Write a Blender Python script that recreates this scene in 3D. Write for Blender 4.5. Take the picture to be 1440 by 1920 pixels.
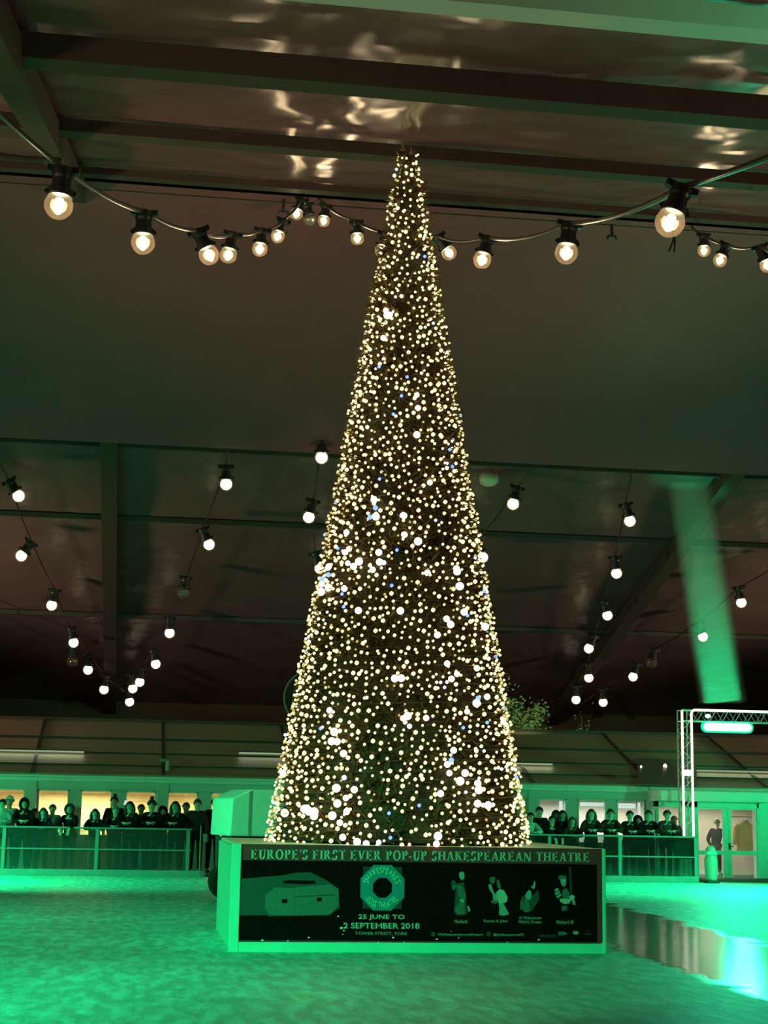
import bpy, bmesh, math, random
from math import sin, cos, pi, radians, tan, atan2, sqrt
from mathutils import Vector, Matrix, Euler

random.seed(7)
SC = bpy.context.scene
for o in list(bpy.data.objects):
    bpy.data.objects.remove(o)
COL = SC.collection

# ------------------------------------------------------------------ camera
F, CH = 2990.0, 1.8
PITCH, YAW, ROLL = radians(10.55), radians(8.5), radians(1.0)
RM = Matrix.Rotation(-YAW, 3, 'Z') @ Matrix.Rotation(pi/2+PITCH, 3, 'X') @ Matrix.Rotation(ROLL, 3, 'Z')
CP = Vector((0, 0, CH))
cam_d = bpy.data.cameras.new('camera')
cam = bpy.data.objects.new('camera', cam_d)
COL.objects.link(cam)
cam.location = CP
cam.rotation_euler = RM.to_euler()
cam_d.sensor_fit = 'VERTICAL'
cam_d.sensor_height = 24.0
cam_d.lens = F/1920*24.0
cam_d.clip_start = 0.1
cam_d.clip_end = 400
SC.camera = cam

# ------------------------------------------------------------------ colour management, sky, lights
SC.view_settings.view_transform = 'Standard'
SC.view_settings.look = 'None'
SC.view_settings.exposure = 0.0
SC.view_settings.gamma = 1.0
SC.view_settings.use_curve_mapping = False

W = bpy.data.worlds.new('night')
SC.world = W
W.use_nodes = True
W.node_tree.nodes['Background'].inputs[0].default_value = (1.0, 0.80, 0.48, 1)
W.node_tree.nodes['Background'].inputs[1].default_value = 0.02      # dim night glow of the town

GREEN = (0.015, 1.0, 0.34)


def aim(o, target):
    o.rotation_euler = (Vector(target)-o.location).to_track_quat('-Z', 'Y').to_euler()


def spot(name, loc, target, watts, angle, blend, color=GREEN, size=0.25):
    l = bpy.data.lights.new(name, 'SPOT')
    l.energy = watts
    l.color = color
    l.spot_size = radians(angle)
    l.spot_blend = blend
    l.shadow_soft_size = size
    o = bpy.data.objects.new(name, l)
    COL.objects.link(o)
    o.location = loc
    aim(o, target)
    return o


# green rink floodlights that hang from the tent outside the frame
spot('green_flood_camera_side', (-7.0, 4.0, 6.0), (2.4, 17.5, 0.0), 7800, 27, 0.7)
spot('green_flood_left', (-8.0, 38.0, 4.2), (-5.2, 38.6, 0.0), 8000, 95, 0.9)
spot('green_flood_machine', (-6.5, 26.5, 3.4), (1.9, 31.4, 1.7), 5200, 17, 0.5)
spot('green_flood_cabin', (-13.0, 29.0, 3.6), (3.0, 44.0, 1.5), 3000, 46, 0.6)
spot('green_flood_cabin', (25.0, 29.0, 3.6), (13.0, 44.0, 1.4), 3600, 46, 0.6)
spot('green_flood_right', (18.5, 36.5, 4.6), (15.5, 37.5, 0.0), 6500, 95, 0.8)
spot('green_flood_foreground', (-6.0, 12.0, 5.5), (-3.0, 18.0, 0.0), 4600, 80, 1.0)
spot('green_flood_mid', (-11.0, 24.0, 6.0), (-1.0, 27.0, 0.0), 3800, 70, 1.0)
spot('green_flood_mid', (17.0, 22.0, 6.0), (9.0, 25.0, 0.0), 2200, 60, 1.0)
spot('green_flood_foreground', (3.0, 4.0, 7.5), (3.0, 15.5, 0.0), 2600, 46, 0.9)
spot('green_flood_roof', (8.2, 10.6, 7.9), (4.4, 12.7, 8.6), 330, 42, 1.0)
# added warm fill spots, unseen at the tent sides, to brighten the roof
WARM = (1.0, 0.80, 0.50)
spot('warm_fill_spot', (-13.0, 20.0, 4.0), (6.0, 29.0, 13.4), 5000, 66, 1.0, WARM, 0.8)
spot('warm_fill_spot', (24.0, 20.0, 4.0), (6.0, 29.0, 13.4), 4000, 66, 1.0, WARM, 0.8)
spot('warm_fill_spot', (-8.0, 9.0, 3.2), (2.5, 15.0, 9.6), 1300, 70, 1.0, WARM, 0.8)
spot('warm_fill_spot', (14.0, 9.0, 3.2), (4.0, 16.0, 9.8), 1000, 70, 1.0, WARM, 0.8)
spot('warm_fill_spot', (-13.0, 46.0, 4.0), (6.0, 52.0, 8.5), 3600, 80, 0.9, WARM, 0.8)
spot('warm_fill_spot', (30.0, 46.0, 4.0), (8.0, 52.0, 8.5), 3600, 80, 0.9, WARM, 0.8)


# ------------------------------------------------------------------ helpers: pixel of the photo -> point in the place
def ray(px, py):
    return RM @ Vector(((px-720)/F, -(py-960)/F, -1.0))


def aty(px, py, y):
    d = ray(px, py)
    return CP + d*(y/d.y)


def atz(px, py, z):
    d = ray(px, py)
    return CP + d*((z-CH)/d.z)


def atplane(px, py, z0, y0, s):
    d = ray(px, py)
    return CP + d*((z0-s*y0-CH)/(d.z-s*d.y))


# ------------------------------------------------------------------ materials
def mat(name, color, rough=0.6, metal=0.0, emit=None, estr=0.0, noise=None, bump=None, spec=0.5, stretch=None):
    m = bpy.data.materials.new(name)
    m.use_nodes = True
    nt = m.node_tree
    b = nt.nodes['Principled BSDF']
    b.inputs['Base Color'].default_value = (*color, 1)
    b.inputs['Roughness'].default_value = rough
    b.inputs['Metallic'].default_value = metal
    b.inputs['Specular IOR Level'].default_value = spec
    if emit:
        b.inputs['Emission Color'].default_value = (*emit, 1)
        b.inputs['Emission Strength'].default_value = estr
    tc = nt.nodes.new('ShaderNodeTexCoord')
    n = nt.nodes.new('ShaderNodeTexNoise')
    nt.links.new(tc.outputs['Object'], n.inputs['Vector'])
    n.inputs['Scale'].default_value = noise[0] if noise else 6.0
    n.inputs['Detail'].default_value = 4
    amt = noise[1] if noise else 0.12
    r = nt.nodes.new('ShaderNodeValToRGB')
    r.color_ramp.elements[0].color = (*[c*(1-amt) for c in color], 1)
    r.color_ramp.elements[1].color = (*[min(1, c*(1+amt)) for c in color], 1)
    nt.links.new(n.outputs['Fac'], r.inputs['Fac'])
    nt.links.new(r.outputs['Color'], b.inputs['Base Color'])
    if bump:
        n2 = nt.nodes.new('ShaderNodeTexNoise')
        n2.inputs['Scale'].default_value = bump[0]
        n2.inputs['Detail'].default_value = 3
        if stretch:
            mp = nt.nodes.new('ShaderNodeMapping')
            mp.inputs['Scale'].default_value = stretch
            nt.links.new(tc.outputs['Object'], mp.inputs['Vector'])
            nt.links.new(mp.outputs[0], n2.inputs['Vector'])
            n2.inputs['Detail'].default_value = 1.5
        else:
            nt.links.new(tc.outputs['Object'], n2.inputs['Vector'])
        bp = nt.nodes.new('ShaderNodeBump')
        bp.inputs['Strength'].default_value = bump[1]
        bp.inputs['Distance'].default_value = bump[2]
        nt.links.new(n2.outputs['Fac'], bp.inputs['Height'])
        nt.links.new(bp.outputs['Normal'], b.inputs['Normal'])
    return m


def emat(name, color, strength):
    m = bpy.data.materials.new(name)
    m.use_nodes = True
    nt = m.node_tree
    nt.nodes.remove(nt.nodes['Principled BSDF'])
    e = nt.nodes.new('ShaderNodeEmission')
    e.inputs['Color'].default_value = (*color, 1)
    e.inputs['Strength'].default_value = strength
    nt.links.new(e.outputs[0], nt.nodes['Material Output'].inputs['Surface'])
    return m


def glassy(name, tint, clear, rough=0.05, body=(0.8, 0.8, 0.8), bodyrough=0.6, gloss=0.06):
    """thin clear sheet: mostly see-through, a little haze and gloss"""
    m = bpy.data.materials.new(name)
    m.use_nodes = True
    nt = m.node_tree
    nt.nodes.remove(nt.nodes['Principled BSDF'])
    tr = nt.nodes.new('ShaderNodeBsdfTransparent')
    tr.inputs['Color'].default_value = (*tint, 1)
    df = nt.nodes.new('ShaderNodeBsdfDiffuse')
    df.inputs['Color'].default_value = (*body, 1)
    tl = nt.nodes.new('ShaderNodeBsdfTranslucent')
    tl.inputs['Color'].default_value = (*body, 1)
    gl = nt.nodes.new('ShaderNodeBsdfGlossy')
    gl.inputs['Roughness'].default_value = rough
    mx0 = nt.nodes.new('ShaderNodeMixShader')
    nt.links.new(df.outputs[0], mx0.inputs[1])
    nt.links.new(tl.outputs[0], mx0.inputs[2])
    mx1 = nt.nodes.new('ShaderNodeMixShader')
    tc = nt.nodes.new('ShaderNodeTexCoord')
    n = nt.nodes.new('ShaderNodeTexNoise')
    n.inputs['Scale'].default_value = 3.0
    n.inputs['Detail'].default_value = 5
    nt.links.new(tc.outputs['Object'], n.inputs['Vector'])
    mr = nt.nodes.new('ShaderNodeMapRange')
    mr.inputs['To Min'].default_value = max(0, clear-0.1)
    mr.inputs['To Max'].default_value = min(1, clear+0.1)
    nt.links.new(n.outputs['Fac'], mr.inputs['Value'])
    nt.links.new(mr.outputs['Result'], mx1.inputs['Fac'])
    nt.links.new(mx0.outputs[0], mx1.inputs[1])
    nt.links.new(tr.outputs[0], mx1.inputs[2])
    mx2 = nt.nodes.new('ShaderNodeMixShader')
    mx2.inputs['Fac'].default_value = gloss
    nt.links.new(mx1.outputs[0], mx2.inputs[1])
    nt.links.new(gl.outputs[0], mx2.inputs[2])
    nt.links.new(mx2.outputs[0], nt.nodes['Material Output'].inputs['Surface'])
    return m


def planks(name, color, scale, amt=0.3, rough=0.6):
    m = mat(name, color, rough)
    nt = m.node_tree
    b = nt.nodes['Principled BSDF']
    tc = nt.nodes.new('ShaderNodeTexCoord')
    w = nt.nodes.new('ShaderNodeTexWave')
    w.wave_type = 'BANDS'
    w.bands_direction = 'Z'
    w.wave_profile = 'SAW'
    w.inputs['Scale'].default_value = scale
    w.inputs['Distortion'].default_value = 0.3
    w.inputs['Detail'].default_value = 2
    nt.links.new(tc.outputs['Object'], w.inputs['Vector'])
    r = nt.nodes.new('ShaderNodeValToRGB')
    r.color_ramp.elements[0].position = 0.0
    r.color_ramp.elements[0].color = (*[c*(1-amt) for c in color], 1)
    r.color_ramp.elements[1].position = 0.25
    r.color_ramp.elements[1].color = (*color, 1)
    nt.links.new(w.outputs['Fac'], r.inputs['Fac'])
    nt.links.new(r.outputs['Color'], b.inputs['Base Color'])
    return m


M = {}
M['roof'] = mat('tent_fabric', (0.22, 0.085, 0.09), 0.2, noise=(0.7, 0.15), bump=(0.75, 0.7, 0.34), spec=0.5, stretch=(1.0, 0.4, 1.0))
M['liner'] = mat('liner_fabric', (0.205, 0.060, 0.080), 0.6, noise=(1.2, 0.1), bump=(0.5, 0.3, 0.3), spec=0.2)
M['far_roof'] = mat('far_tent_fabric', (0.14, 0.078, 0.085), 0.3, noise=(0.8, 0.2), bump=(0.9, 0.4, 0.2), spec=0.35)
M['beam'] = mat('dull_aluminium', (0.075, 0.05, 0.042), 0.65, 0.0, noise=(3, 0.15), spec=0.1)
M['beam_lit'] = mat('lit_aluminium', (0.42, 0.45, 0.42), 0.45, 0.0, noise=(3, 0.1))  # purlin metal lightened so that it looks lit
M['beam_dark'] = mat('dark_aluminium', (0.05, 0.038, 0.03), 0.6, 0.1)
M['seam'] = mat('roof_seam', (0.05, 0.045, 0.04), 0.7)
M['wall_dark'] = mat('dark_tent_wall', (0.12, 0.07, 0.05), 0.7, noise=(0.5, 0.4))
M['rubber'] = mat('black_rubber', (0.012, 0.014, 0.014), 0.45)
M['cable'] = mat('black_cable', (0.03, 0.028, 0.025), 0.35)
M['globe'] = glassy('clear_bulb_glass', (1, 0.97, 0.92), 0.95, 0.05, (0.50, 0.38, 0.26), gloss=0.04)
M['globe_off'] = glassy('unlit_bulb_glass', (0.9, 0.9, 0.85), 0.7, 0.05, (0.35, 0.33, 0.3), gloss=0.1)
M['filament'] = emat('glowing_filament', (1.0, 0.82, 0.55), 24.0)
M['frosted'] = emat('glowing_frosted_bulb', (1.0, 0.84, 0.58), 3.2)
M['white_pvc'] = mat('white_pvc', (0.62, 0.64, 0.60), 0.5, noise=(2, 0.12))
M['white_trim'] = mat('white_trim', (0.80, 0.81, 0.77), 0.4, noise=(4, 0.1))
M['annex_roof'] = planks('canvas_roof_strips', (0.42, 0.29, 0.21), 2.2, 0.25, 0.5)
M['door_paint'] = mat('pale_door_paint', (0.45, 0.80, 0.68), 0.4)
M['plank_in'] = planks('pale_timber_planks', (0.82, 0.66, 0.36), 1.9, 0.35)
M['white_in'] = mat('pale_inside_wall', (0.62, 0.58, 0.50), 0.6)
M['blind'] = emat('glowing_white_blind', (0.78, 1.0, 0.90), 1.0)  # white blind, its brightness put in as emission
M['pane'] = glassy('window_pane', (0.95, 0.97, 0.95), 0.93, 0.02, (0.5, 0.5, 0.5), gloss=0.04)
M['plexi'] = glassy('scuffed_plastic_panel', (0.75, 0.85, 0.80), 0.76, 0.15, (0.17, 0.20, 0.19), gloss=0.04)
M['plexi_clear'] = glassy('smoked_plastic_panel', (0.55, 0.65, 0.62), 0.88, 0.1, (0.12, 0.16, 0.15), gloss=0.04)
M['rail'] = mat('grey_rail_paint', (0.22, 0.25, 0.23), 0.45, noise=(5, 0.2))
M['kick'] = mat('scuffed_kickboard', (0.26, 0.30, 0.28), 0.5, noise=(5, 0.3))
M['alu'] = mat('bright_aluminium', (0.62, 0.62, 0.58), 0.35, 0.6)
M['led_tube'] = emat('white_light_rope', (1.0, 1.0, 0.74), 1.5)
M['led_green_core'] = emat('green_lamp_core', (0.22, 1.0, 0.62), 7.0)
M['led_green_halo'] = emat('green_lamp_halo', (0.0, 1.0, 0.42), 1.1)
M['strip'] = emat('pale_light_streak', (0.80, 1.0, 0.60), 0.36)
M['needle'] = mat('dark_green_needles', (0.17, 0.105, 0.035), 0.6, noise=(8, 0.4))
M['core'] = mat('tree_core_net', (0.05, 0.04, 0.014), 0.9)
M['bark'] = mat('brown_bark', (0.10, 0.07, 0.045), 0.8)
M['led_warm'] = emat('warm_fairy_light', (1.0, 0.82, 0.39), 2.05)
M['led_bright'] = emat('bright_fairy_light', (1.0, 0.88, 0.58), 3.6)
M['led_dim'] = emat('dim_fairy_light', (0.85, 0.66, 0.16), 0.85)
M['led_blue'] = emat('blue_fairy_light', (0.16, 0.30, 1.0), 2.4)
M['led_ice'] = emat('pale_blue_fairy_light', (0.5, 0.68, 1.0), 2.0)
M['sign_frame'] = mat('brown_sign_border', (0.45, 0.045, 0.055), 0.7, noise=(10, 0.15), spec=0.05)
M['sign_black'] = mat('black_poster', (0.022, 0.004, 0.005), 0.7, noise=(3, 0.3), spec=0.03)
M['ink_white'] = mat('white_print', (0.62, 0.52, 0.42), 0.6)
M['ink_soft'] = mat('soft_white_print', (0.36, 0.31, 0.26), 0.6)
M['ink_teal'] = mat('teal_print', (0.03, 0.23, 0.30), 0.6)
M['ink_mint'] = mat('mint_print', (0.25, 0.60, 0.42), 0.6)
M['ink_a'] = mat('grey_print_light', (0.34, 0.36, 0.30), 0.6, noise=(30, 0.3))
M['ink_b'] = mat('grey_print_mid', (0.13, 0.13, 0.11), 0.6, noise=(30, 0.4))
M['ink_c'] = mat('grey_print_dark', (0.05, 0.055, 0.045), 0.6, noise=(30, 0.4))
M['ink_brown'] = mat('brown_print', (0.06, 0.032, 0.026), 0.6)
M['stand_base'] = mat('painted_base_board', (0.30, 0.78, 0.60), 0.5, noise=(6, 0.12))
M['stand_top'] = mat('pale_stand_top', (0.85, 0.78, 0.60), 0.5)
M['machine_white'] = mat('white_machine_paint', (0.55, 0.58, 0.52), 0.4)
M['machine_dark'] = mat('dark_chassis', (0.03, 0.022, 0.018), 0.6)
M['tyre'] = mat('tyre_rubber', (0.015, 0.015, 0.015), 0.8)
M['skin'] = mat('skin', (0.52, 0.38, 0.30), 0.6)
M['hair'] = mat('dark_hair', (0.025, 0.018, 0.014), 0.6)
M['hair_grey'] = mat('grey_hair', (0.20, 0.19, 0.17), 0.6)
M['hair_brown'] = mat('brown_hair', (0.06, 0.035, 0.02), 0.6)
M['eye'] = mat('eye_dark', (0.02, 0.015, 0.012), 0.3)
M['lip'] = mat('lips', (0.30, 0.14, 0.12), 0.5)
M['jacket_black'] = mat('black_jacket', (0.009, 0.006, 0.006), 0.8, spec=0.12)
M['jacket_brown'] = mat('brown_jacket', (0.07, 0.02, 0.014), 0.8, spec=0.12)
M['jacket_red'] = mat('dark_red_jacket', (0.10, 0.016, 0.014), 0.7)
M['jacket_cream'] = mat('cream_jacket', (0.50, 0.46, 0.38), 0.8)
M['jacket_tan'] = mat('mustard_jacket', (0.80, 0.40, 0.09), 0.8)
M['jacket_navy'] = mat('navy_jacket', (0.014, 0.010, 0.024), 0.8, spec=0.12)
M['jacket_striped'] = planks('striped_jacket', (0.30, 0.30, 0.28), 6.0, 0.85)
M['trouser_dark'] = mat('dark_trousers', (0.012, 0.009, 0.012), 0.8, spec=0.12)
M['trouser_pale'] = mat('pale_trousers', (0.32, 0.30, 0.27), 0.8)
M['trouser_denim'] = mat('denim_trousers', (0.05, 0.065, 0.10), 0.8)
M['shoe'] = mat('dark_shoes', (0.02, 0.018, 0.016), 0.6)
M['knit_dark'] = mat('dark_knit', (0.03, 0.025, 0.025), 0.9, bump=(60, 0.5, 0.01))
M['knit_white'] = mat('white_knit', (0.75, 0.73, 0.66), 0.9, bump=(60, 0.5, 0.01))
M['phone'] = mat('phone_body', (0.02, 0.02, 0.02), 0.3)
M['screen'] = emat('lit_phone_screen', (0.85, 0.95, 1.0), 0.8)
M['floor_in'] = mat('walkway_matting', (0.05, 0.05, 0.045), 0.8)
M['leaf'] = mat('pale_green_leaves', (0.30, 0.40, 0.16), 0.6, noise=(5, 0.4))
M['aid_white'] = mat('white_plastic', (0.52, 0.42, 0.36), 0.4)
M['sign_dark'] = mat('black_disc', (0.015, 0.013, 0.012), 0.5)
M['pale_rim'] = mat('pale_rim', (0.20, 0.19, 0.17), 0.4)
M['lamp_off'] = mat('pale_plastic_lamp', (0.55, 0.53, 0.42), 0.4)
M['warm_dot'] = emat('small_warm_lamp', (1.0, 0.85, 0.62), 1.5)
M['snow'] = mat('snow_crumbs', (0.85, 0.86, 0.84), 0.7)


# ------------------------------------------------------------------ mesh builder
class MB:
    def __init__(self):
        self.bm = bmesh.new()
        self.mi = 0

    def face(self, vs):
        try:
            f = self.bm.faces.new(vs)
            f.material_index = self.mi
            return f
        except ValueError:
            return None

    def box(self, a, b):
        x0, y0, z0 = a
        x1, y1, z1 = b
        return self.hexa([(x0, y0, z0), (x1, y0, z0), (x1, y1, z0), (x0, y1, z0),
                          (x0, y0, z1), (x1, y0, z1), (x1, y1, z1), (x0, y1, z1)])

    def hexa(self, pts):
        v = [self.bm.verts.new(p) for p in pts]
        for q in ((0, 3, 2, 1), (4, 5, 6, 7), (0, 1, 5, 4), (1, 2, 6, 5), (2, 3, 7, 6), (3, 0, 4, 7)):
            self.face([v[i] for i in q])
        return v

    def bar(self, p, q, w, h, up=(0, 0, 1)):
        """box-section bar from p to q, w sideways, h along up, top face through p and q"""
        p, q, up = Vector(p), Vector(q), Vector(up)
        d = (q-p).normalized()
        s = d.cross(up).normalized()*(w/2)
        u = s.cross(d).normalized()*h
        self.hexa([p-s-u, p+s-u, q+s-u, q-s-u, p-s, p+s, q+s, q-s])

    def tube(self, pts, r, n=8, cap=True):
        pts = [Vector(p) for p in pts]
        rings = []
        prev = None
        for i, p in enumerate(pts):
            d = (pts[min(i+1, len(pts)-1)]-pts[max(i-1, 0)]).normalized()
            a = prev if prev else (Vector((0, 0, 1)) if abs(d.z) < 0.9 else Vector((1, 0, 0)))
            u = (a-d*a.dot(d)).normalized()
            prev = u
            w = d.cross(u)
            rr = r[i] if isinstance(r, (list, tuple)) else r
            rings.append([self.bm.verts.new(p+(u*cos(2*pi*k/n)+w*sin(2*pi*k/n))*rr) for k in range(n)])
        for a, b in zip(rings, rings[1:]):
            for k in range(n):
                self.face([a[k], a[(k+1) % n], b[(k+1) % n], b[k]])
        if cap:
            self.face(rings[0][::-1])
            self.face(rings[-1])

    def lathe(self, prof, n=20, mtx=None):
        mtx = mtx or Matrix()
        rings = []
        for r, z in prof:
            if r < 1e-6:
                rings.append([self.bm.verts.new(mtx @ Vector((0, 0, z)))])
            else:
                rings.append([self.bm.verts.new(mtx @ Vector((r*cos(2*pi*k/n), r*sin(2*pi*k/n), z))) for k in range(n)])
        for a, b in zip(rings, rings[1:]):
            for k in range(n):
                k2 = (k+1) % n
                if len(a) == 1 and len(b) == 1:
                    continue
                if len(a) == 1:
                    self.face([a[0], b[k], b[k2]][::-1])
                elif len(b) == 1:
                    self.face([a[k], a[k2], b[0]])
                else:
                    self.face([a[k], a[k2], b[k2], b[k]])
        if len(rings[0]) > 1:
            self.face(rings[0][::-1])
        if len(rings[-1]) > 1:
            self.face(rings[-1])

    def ball(self, c, r, sub=1, scale=(1, 1, 1)):
        m = Matrix.Translation(c) @ Matrix.Diagonal((*[r*s for s in scale], 1))
        res = bmesh.ops.create_icosphere(self.bm, subdivisions=sub, radius=1, matrix=m)
        for v in res['verts']:
            for f in v.link_faces:
                f.material_index = self.mi

    def prism(self, poly, y0, y1):
        """polygon of (x, z) extruded from y0 to y1"""
        a = [self.bm.verts.new((x, y0, z)) for x, z in poly]
        b = [self.bm.verts.new((x, y1, z)) for x, z in poly]
        n = len(poly)
        self.face(a)
        self.face(b[::-1])
        for i in range(n):
            j = (i+1) % n
            self.face([a[j], a[i], b[i], b[j]])

    def build(self, name, m, parent=None, off=(0, 0, 0), smooth=False, bevel=0, recalc=True):
        me = bpy.data.meshes.new(name)
        if recalc:
            bmesh.ops.recalc_face_normals(self.bm, faces=self.bm.faces)
        if any(off):
            bmesh.ops.translate(self.bm, verts=self.bm.verts, vec=-Vector(off))
        self.bm.to_mesh(me)
        self.bm.free()
        for mm in (m if isinstance(m, (list, tuple)) else [m]):
            me.materials.append(mm)
        if smooth:
            for p in me.polygons:
                p.use_smooth = True
        o = bpy.data.objects.new(name, me)
        COL.objects.link(o)
        if parent:
            o.parent = parent
        if bevel:
            bv = o.modifiers.new('bevel', 'BEVEL')
            bv.width = bevel
            bv.segments = 2
            bv.limit_method = 'ANGLE'
        return o


def thing(name, label, cat, loc=(0, 0, 0), group=None, rz=0):
    o = bpy.data.objects.new(name, None)
    o.empty_display_size = 0.2
    COL.objects.link(o)
    o.location = loc
    o.rotation_euler = (0, 0, rz)
    return tag(o, label, cat, group)


def tag(o, label, cat, group=None, kind=None):
    o['label'] = label
    o['category'] = cat
    if group:
        o['group'] = group
    if kind:
        o['kind'] = kind
    return o


def struct(o):
    o['kind'] = 'structure'
    return o


# ------------------------------------------------------------------ the setting
YR = 32.0
ZR = aty(720, 385, YR).z          # ridge height
S = 0.29                          # roof slope
XL, XR = -16.0, 40.0


def znear(y):
    return ZR-S*(YR-y)


def zfar(y):
    return ZR-S*(y-YR)


RAILY = 42.2
ICE_END = RAILY+0.35

# ice
P1, P2 = atz(1135, 1690, 0), atz(1440, 1768, 0)      # far edge of the freshly wetted lane
Q1, Q2 = atz(1150, 1782, 0), atz(1440, 1885, 0)      # near edge


def ice_material():
    m = bpy.data.materials.new('rink_ice')
    m.use_nodes = True
    nt = m.node_tree
    L = nt.links.new
    b = nt.nodes['Principled BSDF']
    tc = nt.nodes.new('ShaderNodeTexCoord')

    def noise(scale, detail, stretch=None, dist=0.0):
        n = nt.nodes.new('ShaderNodeTexNoise')
        n.inputs['Scale'].default_value = scale
        n.inputs['Detail'].default_value = detail
        n.inputs['Distortion'].default_value = dist
        if stretch:
            mp = nt.nodes.new('ShaderNodeMapping')
            mp.inputs['Scale'].default_value = stretch
            L(tc.outputs['Object'], mp.inputs['Vector'])
            L(mp.outputs[0], n.inputs['Vector'])
        else:
            L(tc.outputs['Object'], n.inputs['Vector'])
        return n.outputs['Fac']

    def ramp(fac, p0, p1, c0, c1):
        r = nt.nodes.new('ShaderNodeValToRGB')
        r.color_ramp.elements[0].position = p0
        r.color_ramp.elements[1].position = p1
        r.color_ramp.elements[0].color = (*c0, 1)
        r.color_ramp.elements[1].color = (*c1, 1)
        L(fac, r.inputs['Fac'])
        return r.outputs['Color']

    def math_(op, a, b_=None):
        n = nt.nodes.new('ShaderNodeMath')
        n.operation = op
        for i, v in enumerate((a, b_)):
            if v is None:
                continue
            if isinstance(v, (int, float)):
                n.inputs[i].default_value = v
            else:
                L(v, n.inputs[i])
        return n.outputs[0]

    wob = math_('MULTIPLY', math_('SUBTRACT', noise(1.1, 5), 0.5), 1.1)

    def side(a, b2, sgn):
        d = (b2-a)
        n = Vector((-d.y, d.x, 0)).normalized()*sgn
        vm = nt.nodes.new('ShaderNodeVectorMath')
        vm.operation = 'DOT_PRODUCT'
        L(tc.outputs['Object'], vm.inputs[0])
        vm.inputs[1].default_value = n
        v = math_('SUBTRACT', vm.outputs['Value'], n.dot(a))
        v = math_('ADD', v, wob)
        return ramp(v, 0.0, 0.25, (0, 0, 0), (1, 1, 1))

    # the lane runs past the right side of the stand
    ref = (P1+P2+Q1+Q2)/4

    def towards(a, b2):
        d = b2-a
        return 1 if Vector((-d.y, d.x, 0)).dot(ref-a) > 0 else -1
    lane = math_('MULTIPLY', side(P1, P2, towards(P1, P2)), side(Q1, Q2, towards(Q1, Q2)))
    sx = nt.nodes.new('ShaderNodeSeparateXYZ')
    L(tc.outputs['Object'], sx.inputs[0])
    lane = math_('MULTIPLY', lane, ramp(math_('ADD', math_('SUBTRACT', sx.outputs['X'], 5.9), wob), 0, 0.3, (0, 0, 0), (1, 1, 1)))

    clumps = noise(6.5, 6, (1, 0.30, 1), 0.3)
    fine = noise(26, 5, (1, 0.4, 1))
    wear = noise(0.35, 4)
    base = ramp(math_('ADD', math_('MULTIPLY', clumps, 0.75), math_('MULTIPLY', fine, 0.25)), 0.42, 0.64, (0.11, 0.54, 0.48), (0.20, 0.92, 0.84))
    mx = nt.nodes.new('ShaderNodeMix')
    mx.data_type = 'RGBA'
    L(lane, mx.inputs['Factor'])
    L(base, mx.inputs['A'])
    mx.inputs['B'].default_value = (0.10, 0.10, 0.095, 1)
    mx2 = nt.nodes.new('ShaderNodeMix')
    mx2.data_type = 'RGBA'
    mx2.blend_type = 'MULTIPLY'
    mx2.inputs['Factor'].default_value = 1
    L(mx.outputs['Result'], mx2.inputs['A'])
    L(ramp(wear, 0.3, 0.7, (0.72, 0.72, 0.72), (1, 1, 1)), mx2.inputs['B'])
    L(mx2.outputs['Result'], b.inputs['Base Color'])
    ro = nt.nodes.new('ShaderNodeMix')
    ro.data_type = 'FLOAT'
    L(lane, ro.inputs['Factor'])
    ro.inputs['A'].default_value = 0.55
    ro.inputs['B'].default_value = 0.12
    L(ro.outputs['Result'], b.inputs['Roughness'])
    hgt = math_('ADD', clumps, math_('MULTIPLY', fine, 0.3))
    bp = nt.nodes.new('ShaderNodeBump')
    st = nt.nodes.new('ShaderNodeMix')
    st.data_type = 'FLOAT'
    L(lane, st.inputs['Factor'])
    st.inputs['A'].default_value = 0.25
    st.inputs['B'].default_value = 0.08
    L(st.outputs['Result'], bp.inputs['Strength'])
    bp.inputs['Distance'].default_value = 0.03
    L(hgt, bp.inputs['Height'])
    L(bp.outputs['Normal'], b.inputs['Normal'])
    return m


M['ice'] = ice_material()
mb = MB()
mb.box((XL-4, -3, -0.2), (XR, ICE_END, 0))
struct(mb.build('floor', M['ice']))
mb = MB()
mb.box((XL-4, ICE_END+0.001, -0.2), (XR, 70, 0.06))
struct(mb.build('floor_walkway', M['floor_in']))

# near roof: one sagging sheet of fabric per bay between the purlins
YA = [2.0, 7.7, 13.43, 18.28, 24.45, 30.45, YR]


def sagging_sheet(y0, y1, zf, drop, nx=44, ny=14, seed=0):
    mb = MB()
    rnd = random.Random(seed)
    ph = [rnd.uniform(0, 6.28) for _ in range(6)]
    g = []
    for j in range(ny+1):
        v = j/ny
        y = y0+(y1-y0)*v
        row = []
        for i in range(nx+1):
            x = XL+(XR-XL)*i/nx
            e = sin(pi*v)
            z = zf(y)-drop*e+e*0.035*(sin(x*1.3+ph[0])+0.7*sin(x*2.9+y*1.1+ph[1])+0.6*sin(y*2.3-x*0.7+ph[2]))
            row.append(mb.bm.verts.new((x, y, z)))
        g.append(row)
    for j in range(ny):
        for i in range(nx):
            mb.face([g[j][i], g[j][i+1], g[j+1][i+1], g[j+1][i]])
    return mb


for k, (a, b) in enumerate(zip(YA, YA[1:])):
    o = struct(sagging_sheet(a, b, znear, 0.0 if b-a < 2 else -0.10, seed=k).build('ceiling', M['roof'], smooth=True))
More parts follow.
